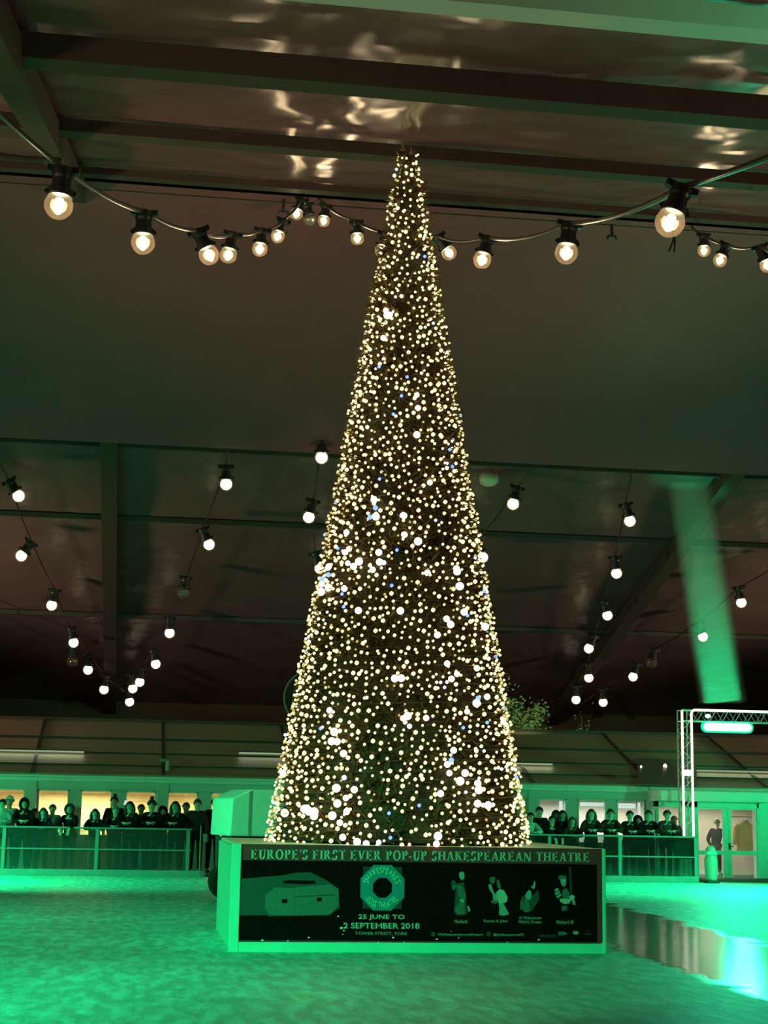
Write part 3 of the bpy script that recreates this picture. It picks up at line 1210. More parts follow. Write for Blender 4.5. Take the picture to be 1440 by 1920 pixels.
# trunk and dark core
mb = MB()
mb.tube([TC, TC+Vector((0, 0, TH*0.98))], [0.14, 0.03], 10)
mb.build('trunk', M['bark'], TREE, TC)
mb = MB()
mb.lathe([(0.0, 0.02)]+[(max(0.02, cone_r(h)*0.9-0.03), h) for h in [0.03, 1, 2, 3, 4, 5, 6, 7, 8, 9, 9.6, TH*0.99]]+[(0, TH)], 40, Matrix.Translation(TC))
mb.build('core', M['core'], TREE, TC, smooth=True)
# needles: tufts of thin blades standing off the cone
mb = MB()
rnd = random.Random(11)


def cone_pt(rnd):
    while True:
        h = rnd.uniform(0, TH)
        if rnd.random()*TR < cone_r(h):
            return h, rnd.uniform(0, 2*pi)


for _ in range(5200):
    h, a = cone_pt(rnd)
    r = cone_r(h)
    c = TC+Vector((cos(a)*r*0.86, sin(a)*r*0.86, h))
    out = Vector((cos(a), sin(a), rnd.uniform(-0.5, 0.35)))
    for k in range(5):
        d = (out+Vector((rnd.uniform(-.7, .7), rnd.uniform(-.7, .7), rnd.uniform(-.6, .6)))).normalized()
        L = rnd.uniform(0.14, 0.30)*(0.55+0.45*min(1, r))
        s_ = d.cross(Vector((rnd.uniform(-1, 1), rnd.uniform(-1, 1), 1))).normalized()*rnd.uniform(0.010, 0.02)
        mid = c+d*L*0.55
        tip = c+d*L
        mb.face([mb.bm.verts.new(p) for p in (c-s_*0.4, mid-s_, tip, mid+s_, c+s_*0.4)])
fo = mb.build('foliage', M['needle'], TREE, TC, recalc=False)
fo['kind'] = 'stuff'
# fairy lights, evenly spread over the cone by dart throwing
pts = []
grid = {}
CELL = 0.16


def try_add(h, a, dmin):
    r = cone_r(h)+rnd.uniform(-0.02, 0.06)
    p = Vector((cos(a)*r, sin(a)*r, h))
    key = tuple(int(math.floor(c/CELL)) for c in p)
    for i in (-1, 0, 1):
        for j in (-1, 0, 1):
            for k in (-1, 0, 1):
                for q in grid.get((key[0]+i, key[1]+j, key[2]+k), ()):
                    if (q-p).length < dmin:
                        return
    grid.setdefault(key, []).append(p)
    pts.append(p)


for _ in range(26000):
    h, a = cone_pt(rnd)
    try_add(h, a, 0.076)
    if len(pts) > 5500:
        break
rnd.shuffle(pts)
camdir = (Vector((0, 0, 0))-Vector((TC.x, TC.y, 0))).normalized()
front = []
rest = []
for p in pts:
    f = Vector((p.x, p.y, 0)).normalized().dot(camdir)
    # the photo's brighter drifts: middle of the tree around one third, one half and the foot
    hh = p.z/TH
    drift = max(0, f)**2*(0.12+0.9*math.exp(-((hh-0.34)/0.10)**2)+0.5*math.exp(-((hh-0.60)/0.05)**2)+0.5*math.exp(-((hh-0.05)/0.05)**2)+0.45*math.exp(-((hh-0.18)/0.06)**2))
    (front if f > 0.25 and rnd.random() < 0.12*drift*2.2 else rest).append(p)
front = front[:112]
big = front[:100]
rest += front[100:]
if len(big) < 100:
    rest2 = [p for p in rest if Vector((p.x, p.y, 0)).normalized().dot(camdir) > 0.35]
    add = rest2[:100-len(big)]
    big += add
    ids = {id(p) for p in add}
    rest = [p for p in rest if id(p) not in ids]
seeds = [p.copy() for p in big[:30]]
for i, p in enumerate(big[30:96]):
    if i % 3 != 2:
        q = seeds[i % 30]
        a = atan2(q.y, q.x)+rnd.gauss(0, 0.05)
        h = min(TH*0.97, max(0.04, q.z+rnd.gauss(0, 0.13)))
        r = cone_r(h)+0.05
        big[30+i] = Vector((cos(a)*r, sin(a)*r, h))
for i, p in enumerate(big):
    mb = MB()
    blue = i % 9 == 4
    mb.ball(p, 0.036 if blue else rnd.uniform(0.038, 0.060), 2)
    o = mb.build('fairy_light', M['led_blue'] if blue and i % 18 == 4 else M['led_ice'] if blue else M['led_bright'], TREE, smooth=True)
    if blue:
        o['label'] = 'blue fairy light'
mb = MB()
for p in rest:
    f = Vector((p.x, p.y, 0)).normalized().dot(camdir)
    u = rnd.random()
    if u < 0.012:
        mb.mi = 2
        r = 0.027
    elif u < 0.022:
        mb.mi = 3
        r = 0.026
    elif u < (0.13 if f > 0.4 else 0.38):
        mb.mi = 1
        r = rnd.uniform(0.016, 0.022)
    else:
        mb.mi = 0
        r = rnd.choice((0.020, 0.022, 0.024, 0.027, 0.033)) if f > 0.35 else rnd.uniform(0.018, 0.024)
    mb.ball(p, r, 1)
o = mb.build('fairy_lights', [M['led_warm'], M['led_dim'], M['led_blue'], M['led_ice']], TREE, smooth=True)
o['kind'] = 'stuff'
# light wires: thin garlands spiralling round the cone
mb = MB()
for s0 in (0.0, 2.1, 4.2):
    q = []
    for i in range(420):
        u = i/419
        h = 0.05+u*(TH-0.3)
        a = s0+u*2*pi*26
        q.append(TC+Vector((cos(a)*(cone_r(h)-0.03), sin(a)*(cone_r(h)-0.03), h)))
    mb.tube(q, 0.006, 4)
mb.build('light_wire', M['cable'], TREE, TC)

# ------------------------------------------------------------------ annex building behind the rink
AY = 44.3
WF = 0.06
ANX = thing('cabin_building', 'long low timber and canvas cabin with lit windows behind the rink', 'building', (8, AY, WF))
AO = ANX.location


def az(px, py, y=AY):
    return aty(px, py, y).z


def ax(px, py=1500, y=AY):
    return aty(px, py, y).x


ZG = az(720, 1466)                      # gutter top
ZF = az(300, 1484)                      # window head
ZS = 0.95
AXL, AXR = -13.0, 30.0
DOORX0, DOORX1 = ax(1222), ax(1436)
RY, RZ = 49.2, aty(720, 1364, 49.2).z
# window openings: (x0, x1) in pixels along the facade
WIN = [(-84, -35), (-7, 46), (71, 129), (151, 210), (235, 292), (314, 371), (395, 445), (475, 527), (556, 608), (637, 689), (718, 770), (799, 851),
       (880, 932), (1008, 1062), (1083, 1136), (1156, 1209)]
wx = [(ax(a), ax(b)) for a, b in WIN]
mb = MB()
mb.box((AXL, AY, WF), (DOORX0, AY+0.12, ZS))
mb.box((AXL, AY, ZF), (DOORX0, AY+0.12, ZG))
xs = [AXL]+[v for w in wx for v in w]+[DOORX0]
for i in range(0, len(xs), 2):
    mb.box((xs[i], AY, ZS), (xs[i+1], AY+0.12, ZF))
mb.box((DOORX1, AY, WF), (AXR, AY+0.12, ZG))
mb.build('front_wall', M['white_pvc'], ANX, AO)
mb = MB()
mb.box((AXL, AY-0.14, ZG-0.155), (AXR, AY-0.002, ZG-0.055))
mb.box((AXL, AY-0.10, ZG-0.055), (AXR, AY+0.05, ZG+0.01))
mb.build('gutter', M['white_trim'], ANX, AO, bevel=0.01)
mb = MB()
mb.box((AXL, AY-0.05, ZF+0.02), (AXR, AY-0.003, ZG-0.156))
mb.build('fascia_board', M['white_pvc'], ANX, AO)
mb = MB()
mb.hexa([(AXL, AY-0.05, ZG), (AXR, AY-0.05, ZG), (AXR, RY, RZ-0.06), (AXL, RY, RZ-0.06),
         (AXL, AY-0.05, ZG+0.05), (AXR, AY-0.05, ZG+0.05), (AXR, RY, RZ), (AXL, RY, RZ)])
mb.build('roof', M['annex_roof'], ANX, AO)
mb = MB()
mb.box((AXL, RY, 0.06), (AXR, RY+0.12, RZ))
mb.build('rear_wall', M['wall_dark'], ANX, AO)
mb = MB()
mb.bar((AXL, RY-0.02, RZ+0.06), (AXR, RY-0.02, RZ+0.06), 0.16, 0.12)
mb.build('ridge_board', M['beam_dark'], ANX, AO)


def roof_z(y):
    return ZG+0.05+(RZ-ZG-0.05)*(y-AY+0.05)/(RY-AY+0.05)


# roof straps and facade pilasters at each frame
for px in (58, 305, 552, 785, 1000, 1221, 1437):
    x = ax(px, 1480)
    mb = MB()
    mb.bar((x, AY-0.05, roof_z(AY-0.05)+0.03), (x, RY, RZ+0.03), 0.09, 0.05, up=(0, -0.4, 1))
    mb.build('roof_strap', M['beam_dark'], ANX, AO)
    mb = MB()
    mb.box((x-0.16, AY-0.10, WF), (x+0.16, AY-0.003, ZG-0.02))
    mb.build('pilaster', M['white_pvc'], ANX, AO, bevel=0.02)
# horizontal seam laths on the roof
for t in (0.14, 0.36, 0.62, 0.64):
    y = AY+(RY-AY)*t
    mb = MB()
    mb.bar((AXL, y, roof_z(y)+0.035), (AXR, y, roof_z(y)+0.035), 0.05, 0.03)
    mb.build('roof_lath', M['beam_dark'], ANX, AO)
for (x0, x1) in wx:
    mb = MB()
    w = 0.035
    for a, b in (((x0, ZS), (x1, ZS+w)), ((x0, ZF-w), (x1, ZF)), ((x0, ZS), (x0+w, ZF)), ((x1-w, ZS), (x1, ZF))):
        mb.box((a[0], AY-0.012, a[1]), (b[0], AY+0.10, b[1]))
    f = mb.build('window', M['white_trim'], ANX, AO)
    mb = MB()
    mb.box((x0+w, AY+0.05, ZS+w), (x1-w, AY+0.056, ZF-w))
    mb.build('pane', M['pane'], f, AO)
# inside: plank wall on the left, pale wall on the right, floor, ceiling lamps
xm = ax(880)
mb = MB()
mb.box((AXL, AY+2.2, WF), (xm, AY+2.3, 2.6))
mb.build('inner_plank_wall', M['plank_in'], ANX, AO)
mb = MB()
mb.box((xm, AY+2.2, WF), (AXR, AY+2.3, 2.6))
mb.build('inner_pale_wall', M['white_in'], ANX, AO)
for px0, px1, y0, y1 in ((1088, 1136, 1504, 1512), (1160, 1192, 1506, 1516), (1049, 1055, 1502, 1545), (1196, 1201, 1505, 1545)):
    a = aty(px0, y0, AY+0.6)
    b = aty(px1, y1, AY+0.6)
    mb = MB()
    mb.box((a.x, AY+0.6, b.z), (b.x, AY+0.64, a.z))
    mb.build('glowing_blind', M['blind'], ANX, AO)  # bright blind strips, glow added through the material
for x, y, e, c in ((-6, AY+1.1, 230, (1, .88, .5)), (-1.5, AY+1.1, 230, (1, .88, .5)), (3, AY+1.1, 230, (1, .88, .5)), (9.5, AY+1.0, 70, (1, .9, .75)), (12.5, AY+1.0, 110, (0.9, 1, .95)), (14.6, AY+1.2, 52, (1, .9, .7)), (16.6, AY+1.2, 52, (1, .9, .7))):
    l = bpy.data.lights.new('cabin_lamp', 'AREA')
    l.shape = 'RECTANGLE'
    l.size = 2.6
    l.size_y = 0.4
    l.energy = e
    l.color = c
    o = bpy.data.objects.new('cabin_lamp', l)
    COL.objects.link(o)
    o.parent = ANX
    o.location = Vector((x, y, 2.05))-AO
    o.rotation_euler = (0, 0, 0)
# added glowing strips that imitate light streaks on the roof
for px0, px1, py in ((-60, 158, 1405), (448, 640, 1411.5), (880, 1034, 1429.5), (1306, 1520, 1444.5)):
    pa = aty(px0, py, AY)
    # walk the ray to the roof plane
    s = (RZ-ZG-0.05)/(RY-AY+0.05)
    pa = atplane(px0, py-0.5, ZG+0.10, AY-0.05, s)
    pb = atplane(px1, py+(px1-px0)*0.012-0.5, ZG+0.10, AY-0.05, s)
    mb = MB()
    mb.bar((pa.x, pa.y+0.05, pa.z+0.05), (pb.x, pa.y+0.05, pa.z+0.05), 0.16, 0.05)
    st = mb.build('light_streak', M['beam_dark'], ANX, AO)
    mb = MB()
    mb.bar((pa.x, pa.y-0.02, pa.z+0.01), (pb.x, pa.y-0.02, pa.z+0.01), 0.05, 0.045)
    mb.build('tube', M['strip'], st, AO)  # added glowing strip that imitates the light streak
    l = bpy.data.lights.new('streak_glow', 'AREA')
    l.shape = 'RECTANGLE'
    l.size = abs(pb.x-pa.x)
    l.size_y = 0.05
    l.energy = 0.8*abs(pb.x-pa.x)
    l.color = (0.85, 1.0, 0.6)
    l.spread = radians(150)
    lo = bpy.data.objects.new('streak_glow', l)
    COL.objects.link(lo)
    lo.location = ((pa.x+pb.x)/2, pa.y-0.10, pa.z+0.02)
    aim(lo, (lo.location.x, pa.y-0.9, roof_z(pa.y-0.9)))
    lo.parent = ANX
    lo.location = lo.location-AO
# skylight panel with two small lamps
s = (RZ-ZG-0.05)/(RY-AY+0.05)
c = [atplane(px, py, ZG+0.08, AY-0.05, s) for px, py in ((1194, 1425), (1304, 1428), (1306, 1476), (1196, 1474))]
mb = MB()
up = Vector((0, -0.03, 0.06))
mb.hexa([c[3], c[2], c[1], c[0], c[3]+up, c[2]+up, c[1]+up, c[0]+up])
sk = mb.build('skylight', mat('dull_skylight_pane', (0.16, 0.16, 0.14), 0.3), ANX, AO)
for px, py, r in ((1202, 1438, 0.035), (1247, 1437, 0.06)):
    p = atplane(px, py, ZG+0.16, AY-0.05, s)
    mb = MB()
    mb.ball(p, r, 2, (1, 1, 1.4))
    mb.build('lamp', M['warm_dot'], sk, AO, smooth=True)
# short white pipe
p = atplane(314, 1446, ZG+0.05, AY-0.05, s)
mb = MB()
top = aty(314, 1426, p.y)
lf = aty(299, 1425, p.y)
mb.tube([p, top, lf], 0.06, 8)
mb.build('vent_pipe', M['rail'], ANX, AO)

# door set: canopy, frame, two glazed leaves
DY = AY-0.5


def dx(px):
    return aty(px, 1580, DY).x


def dz(py, px=1360):
    return aty(px, py, DY).z


mb = MB()
zc0, zc1 = dz(1504), dz(1484)
mb.prism([(dx(1224), zc0), (dx(1438), zc0), (dx(1441), zc0+0.12), (dx(1434), zc1), (dx(1224), zc1)][::-1], DY-0.45, AY+0.02)
mb.build('door_canopy', M['white_trim'], ANX, AO, bevel=0.03)
mb = MB()
zt = dz(1515)
for a, b in ((dx(1228), dx(1236)), (dx(1277), dx(1309)), (dx(1420), dx(1424)), ):
    mb.box((a, DY-0.02, WF), (b, DY+0.10, zc0))
mb.box((dx(1228), DY-0.02, zt), (dx(1424), DY+0.10, zc0))
mb.box((dx(1424), DY, WF), (dx(1450), DY+0.5, zc0))
mb.box((dx(1236), DY-0.02, WF), (dx(1277), DY+0.10, dz(1598)))
mb.build('door_frame', M['door_paint'], ANX, AO, bevel=0.008)
mb = MB()
mb.box((dx(1236), DY+0.03, dz(1598)), (dx(1277), DY+0.036, zt))
mb.build('side_pane', M['pane'], ANX, AO)
for (l0, l1, g0, g1) in ((1309, 1366, 1309, 1356), (1366, 1420, 1371, 1418)):
    mb = MB()
    x0, x1, a0, a1 = dx(l0)+0.005, dx(l1)-0.005, dx(g0)+0.02, dx(g1)
    zb, zm0, zm1, ztt = WF+0.005, dz(1603), dz(1595), zt-0.005
    gb = dz(1647)
    gt = dz(1518)
    mb.box((x0, DY, zb), (a0, DY+0.06, ztt))
    mb.box((a1, DY, zb), (x1, DY+0.06, ztt))
    mb.box((a0, DY, zb), (a1, DY+0.06, gb))
    mb.box((a0, DY, zm0), (a1, DY+0.06, zm1))
    mb.box((a0, DY, gt), (a1, DY+0.06, ztt))
    dr = mb.build('door', M['door_paint'], ANX, AO, bevel=0.004)
    mb = MB()
    mb.box((a0, DY+0.027, gb), (a1, DY+0.033, zm0))
    mb.box((a0, DY+0.027, zm1), (a1, DY+0.033, gt))
    mb.build('pane', M['pane'], dr, AO)
    if l0 == 1366:
        mb = MB()
        hx, hz = dx(1367.5), dz(1587)
        mb.box((hx-0.02, DY-0.02, hz-0.09), (hx+0.03, DY, hz+0.09))
        mb.tube([(hx, DY-0.02, hz), (hx, DY-0.06, hz), (hx+0.1, DY-0.06, hz)], 0.012, 6)
        mb.build('handle', M['machine_dark'], dr, AO)


# ------------------------------------------------------------------ rink barrier
def barrier(label, xa, xb, posts, plex, kick_end=None, name='rink_barrier'):
    root = thing(name, label, 'barrier', (xa, RAILY, 0))
    o = root.location
    zt, zm, zk = 1.22, 0.665, 0.16
    mb = MB()
    mb.box((xa, RAILY-0.05, zt-0.045), (xb, RAILY+0.05, zt))
    mb.build('top_rail', M['rail'], root, o, bevel=0.012)
    mb = MB()
    mb.box((xa, RAILY-0.03, zm-0.018), (xb, RAILY+0.03, zm+0.018))
    mb.build('middle_rail', M['rail'], root, o)
    mb = MB()
    mb.box((xa, RAILY-0.05, 0), (kick_end or xb, RAILY+0.04, zk))
    mb.build('kickboard', M['kick'], root, o, bevel=0.01)
    for p in posts:
        mb = MB()
        mb.box((p-0.045, RAILY-0.035, zk), (p+0.045, RAILY+0.035, zt-0.045))
        mb.build('post', M['rail'], root, o, bevel=0.006)
    e = sorted(set([xa]+list(posts)+[xb]))
    for a, b in zip(e, e[1:]):
        if b-a > 0.3:
            mb = MB()
            mb.box((a+0.046, RAILY-0.006, zk), (b-0.046, RAILY+0.006, zt-0.045))
            mb.build('panel', plex, root, o)
    return root


def rx(px, py=1600):
    return aty(px, py, RAILY).x


barrier('rink barrier with scuffed see-through panels, left of the tree stand', rx(-220), rx(358), [rx(-160), rx(6), rx(181), rx(352)], M['plexi'], rx(386))
barrier('rink barrier with smoked see-through panels, right of the tree stand', rx(900), rx(1309), [rx(905), rx(1030), rx(1162), rx(1304)], M['plexi_clear'])
# thin gate pole
gp = aty(373, 1655, RAILY-0.1)
mb = MB()
mb.tube([(gp.x, gp.y, 0), (gp.x, gp.y, 1.30)], 0.018, 8)
o = mb.build('gate_pole', mat('red_white_pole', (0.45, 0.22, 0.18), 0.5, noise=(9, 0.8)))
tag(o, 'thin pale and red pole at the right end of the left barrier', 'pole')
# dark base box at the foot of the truss, with two white dots standing in for small lights
bx0, bx1 = rx(1266), rx(1303)
BOX = thing('base_panel', 'dark panel with two pale dots, below the light-rope truss', 'panel', (bx0, RAILY+0.10, 0))
mb = MB()
mb.box((bx0, RAILY+0.08, 0.62), (bx1, RAILY+0.14, 1.2))
mb.box((bx0, RAILY+0.08, 0.0), (bx0+0.05, RAILY+0.14, 0.62))
mb.box((bx1-0.05, RAILY+0.08, 0.0), (bx1, RAILY+0.14, 0.62))
mb.build('board', mat('dark_grey_board', (0.07, 0.08, 0.075), 0.5), BOX, BOX.location)
for px, py in ((1290.5, 1573), (1291.5, 1587.5)):
    p = aty(px, py, RAILY+0.08)
    mb = MB()
    mb.ball(p, 0.022, 1, (1, 0.5, 1))
    mb.build('pale_dot', M['white_trim'], BOX, BOX.location)

# ------------------------------------------------------------------ light truss
TY = RAILY+0.55
tx0, tx1 = aty(1279.5, 1450, TY).x, aty(1297, 1450, TY).x
tz = aty(1290, 1331, TY).z
TD = 0.34
TRUSS = thing('truss_gantry', 'lattice truss gantry with white light ropes beside the glazed doors', 'truss', (tx0, TY, WF))
TO = TRUSS.location
tx1 = tx0+0.27
xr = tx0+6.5
mb = MB()
for x in (tx0, tx1):
    for y in (TY, TY+TD):
        mb.tube([(x, y, WF), (x, y, tz)], 0.022, 8)
n = 16
for i in range(n):
    z0, z1 = WF+(tz-0.3-WF)*i/n, WF+(tz-0.3-WF)*(i+1)/n
    f = i % 2
    for y in (TY, TY+TD):
        mb.tube([(tx0 if f else tx1, y, z0), (tx1 if f else tx0, y, z1)], 0.009, 5)
    for x in (tx0, tx1):
        mb.tube([(x, TY if f else TY+TD, z0), (x, TY+TD if f else TY, z1)], 0.009, 5)
mb.box((tx0-0.08, TY-0.08, WF), (tx1+0.08, TY+TD+0.08, WF+0.02))
mb.build('upright', M['alu'], TRUSS, TO)
bz0, bz1 = tz-0.30, tz
mb = MB()
for z in (bz0, bz1):
    for y in (TY, TY+TD):
        mb.tube([(tx0, y, z), (xr, y, z)], 0.022, 8)
n = 34
for i in range(n):
    x0, x1 = tx1+(xr-tx1)*i/n, tx1+(xr-tx1)*(i+1)/n
    f = i % 2
    for y in (TY, TY+TD):
        mb.tube([(x0, y, bz0 if f else bz1), (x1, y, bz1 if f else bz0)], 0.009, 5)
    for z in (bz0, bz1):
        mb.tube([(x0, TY if f else TY+TD, z), (x1, TY+TD if f else TY, z)], 0.009, 5)
mb.build('crossbeam', M['alu'], TRUSS, TO)
mb = MB()
for x in (xr,):
    for y in (TY, TY+TD):
        mb.tube([(x, y, WF), (x, y, tz)], 0.03, 8)
mb.build('upright', M['alu'], TRUSS, TO)
mb = MB()
mb.tube([(tx0, TY-0.05, 1.16), (tx0, TY-0.05, tz-0.03)], 0.034, 8)
mb.build('light_rope', M['led_tube'], TRUSS, TO, smooth=True)
mb = MB()
q = [(tx1, TY-0.05, 1.16), (tx1, TY-0.05, tz-0.12)]
for i in range(1, 7):
    a = pi/2*i/6
    q.append((tx1+0.12-0.12*cos(a), TY-0.05, tz-0.12+0.12*sin(a)))
q.append((xr, TY-0.05, tz))
mb.tube(q, 0.034, 8)
mb.build('light_rope', M['led_tube'], TRUSS, TO, smooth=True)
p = aty(1290, 1449, TY)
mb = MB()
mb.box((tx0, TY-0.05, p.z-0.08), (tx1, TY-0.01, p.z+0.08))
mb.build('glowing_plate', M['led_tube'], TRUSS, TO)  # the plate's glow is put in with the light-rope emission
# green bar lamp slung under the crossbeam, and a small spot beside it
g0, g1 = aty(1324, 1362, TY), aty(1402, 1365, TY)
LAMP = thing('led_bar_lamp', 'glowing green bar lamp hanging under the truss crossbeam', 'lamp', (g0.x, TY, g0.z))
lo = LAMP.location
gz = (g0.z+g1.z)/2
mb = MB()
mb.box((g0.x-0.04, TY+0.0, gz-0.10), (g1.x+0.04, TY+0.12, gz+0.10))
mb.build('housing', M['machine_dark'], LAMP, lo, bevel=0.03)


mb = MB()


def stadium(x0, x1, zc, r, n=8):
    L_ = [(x0+r*cos(pi/2+pi*i/n), zc+r*sin(pi/2+pi*i/n)) for i in range(n+1)]
    return L_+[(x1+r*cos(-pi/2+pi*i/n), zc+r*sin(-pi/2+pi*i/n)) for i in range(n+1)]
mb.prism(stadium(g0.x, g1.x, gz, 0.16), TY-0.02, TY+0.0)
mb.build('lens', M['led_green_halo'], LAMP, lo)  # emissive rim imitating the halo round the lamp
mb = MB()
mb.prism(stadium(g0.x+0.02, g1.x-0.02, gz, 0.11), TY-0.06, TY-0.021)
mb.build('tube', M['led_green_core'], LAMP, lo)
for x in (g0.x+0.2, g1.x-0.2):
    mb = MB()
    mb.bar((x, TY+0.06, bz0), (x, TY+0.06, gz+0.1), 0.05, 0.02, up=(0, 1, 0))
    mb.build('bracket', M['machine_dark'], LAMP, lo)
# haze volume and lamp added for the green light streak
hb = [aty(px, py, TY+0.17) for px, py in ((1316, 1318), (1394, 1318), (1328, 905), (1256, 905))]
mb = MB()
mb.prism([(v.x, v.z) for v in hb], TY+0.17-0.35, TY+0.17+0.35)
hm = bpy.data.materials.new('streak_haze')
hm.use_nodes = True
hm.node_tree.nodes.remove(hm.node_tree.nodes['Principled BSDF'])
vs = hm.node_tree.nodes.new('ShaderNodeVolumeScatter')
vs.inputs['Density'].default_value = 0.30
vs.inputs['Color'].default_value = (0.9, 0.9, 0.9, 1)
hm.node_tree.links.new(vs.outputs[0], hm.node_tree.nodes['Material Output'].inputs['Volume'])
hz = mb.build('haze', hm)  # added haze volume for the light streak
tag(hz, 'added green haze for the light streak above the bar lamp', 'haze', kind='stuff')
l = bpy.data.lights.new('beam', 'AREA')  # added upward lamp that lights the haze
l.shape = 'RECTANGLE'
l.size = 1.0
l.size_y = 0.5
l.energy = 27
l.color = GREEN
l.spread = radians(16)
lo2 = bpy.data.objects.new('beam', l)  # added lamp that lights the haze
COL.objects.link(lo2)
b0 = (hb[0]+hb[1])/2
b1 = (hb[2]+hb[3])/2
lo2.location = b0+Vector((0, 0, 0.02))
dz_ = -(b1-lo2.location).normalized()
dy_ = dz_.cross(Vector((1, 0, 0))).normalized()
dx_ = dy_.cross(dz_)
lo2.rotation_euler = Matrix((dx_, dy_, dz_)).transposed().to_euler()
lo2.parent = LAMP
lo2.location = lo2.location-lo
l = bpy.data.lights.new('bar_light', 'AREA')
l.shape = 'RECTANGLE'
l.size = 1.2
l.size_y = 0.18
l.energy = 620
l.color = (0.02, 1.0, 0.45)
l.spread = radians(130)
lo4 = bpy.data.objects.new('bar_light', l)
COL.objects.link(lo4)
lo4.location = ((g0.x+g1.x)/2, TY-0.09, gz)
aim(lo4, (9.0, 24.0, 0.0))
lo4.parent = LAMP
lo4.location = lo4.location-lo
l = bpy.data.lights.new('back_glow', 'SPOT')  # added spot for the green patch on the cabin roof
l.energy = 90
l.color = GREEN
l.spot_size = radians(34)
l.spot_blend = 0.4
l.shadow_soft_size = 0.1
lo3 = bpy.data.objects.new('back_glow', l)
COL.objects.link(lo3)
lo3.location = ((g0.x+g1.x)/2, TY+0.3, gz-0.1)
aim(lo3, ((g0.x+g1.x)/2+0.25, TY+3.6, roof_z(TY+3.6)))
lo3.parent = LAMP
lo3.location = lo3.location-lo
sp0 = aty(1325, 1343, TY+0.1)
SPOT = thing('spot_lamp', 'small pale green spot lamp inside the truss crossbeam', 'lamp', sp0)
mb = MB()
mb.lathe([(0.05, 0.12), (0.07, 0.02), (0.085, -0.08), (0.0, -0.08)], 12, Matrix.Translation(sp0) @ Matrix.Rotation(pi/2-0.4, 4, 'X').inverted())
mb.build('can', M['machine_dark'], SPOT, sp0)
mb = MB()
mb.ball(sp0+Vector((0, -0.10, 0)), 0.07, 2, (1.3, 0.6, 0.9))
mb.build('lens', emat('pale_green_lens', (0.6, 1, 0.85), 1.4), SPOT, sp0, smooth=True)

# ------------------------------------------------------------------ ice resurfacer behind the tree
MY = 31.0
mo = aty(430, 1568, MY)
MACH = thing('ice_resurfacer', 'white box-bodied ice machine parked behind the tree on the left', 'ice machine', (mo.x, MY, 0), rz=radians(11))
z0 = mo.z
mz = aty(480, 1480, MY).z-z0
mb = MB()
prof = [(0, z0), (2.3, z0), (2.3, z0+mz), (0.40, z0+mz), (0.03, z0+mz*0.80)]
mb.prism(prof[::-1], 0.0, 1.55)
tank = mb.build('snow_tank', M['machine_white'], MACH, bevel=0.03)
mb = MB()
mb.prism([(0.36, z0+0.0), (0.40, z0+0.0), (0.40, z0+mz-0.03), (0.36, z0+mz-0.05)], -0.012, 0.0)
mb.build('panel_seam', M['rail'], tank)
mb = MB()
mb.box((0.10, 0.10, 0.32), (2.25, 1.5, z0-0.02))
mb.build('chassis', M['machine_dark'], MACH)
for x in (0.30, 1.95):
    for y in (0.0, 1.25):
        mb = MB()
        mt = Matrix.Translation((x, y+0.12, 0.34)) @ Matrix.Rotation(pi/2, 4, 'X')
        mb.lathe([(0.12, -0.12), (0.30, -0.12), (0.34, -0.08), (0.34, 0.08), (0.30, 0.12), (0.12, 0.12)], 24, mt)
        w = mb.build('wheel', M['tyre'], MACH, smooth=False)
mb = MB()
mb.box((2.25, 0.2, 0.35), (3.4, 1.7, 1.15))
mb.box((2.6, 0.55, 1.15), (3.2, 1.35, 1.3))
mb.box((2.55, 0.55, 1.3), (2.65, 1.35, 1.75))
mb.build('driver_deck', M['machine_dark'], MACH, bevel=0.03)

# ------------------------------------------------------------------ round dark sign on the cabin ridge
c0 = aty(583, 1309, RY)
r0 = abs(aty(524, 1309, RY).x-c0.x)*0.86
DISC = thing('round_sign', 'round black disc with thin pale rim, half hidden behind the tree', 'sign', (c0.x, RY, RZ))
dl = DISC.location
mt = Matrix.Translation(c0) @ Matrix.Rotation(pi/2, 4, 'X')
mb = MB()
mb.lathe([(0, -0.05), (r0, -0.05), (r0, 0.05), (0, 0.05)], 48, mt)
mb.build('disc', M['sign_dark'], DISC, dl)
for rr, w, nm in ((r0, 0.025, 'rim'), (r0*0.68, 0.012, 'inner_ring')):
    mb = MB()
    mb.tube([c0+Vector((rr*cos(2*pi*i/48), -0.06, rr*sin(2*pi*i/48))) for i in range(49)], w, 6, cap=False)
    mb.build(nm, M['pale_rim'], DISC, dl)
mb = MB()
mb.box((c0.x-0.05, RY-0.03, RZ+0.06), (c0.x+0.05, RY+0.03, c0.z-r0+0.05))
mb.build('stem', M['sign_dark'], DISC, dl)


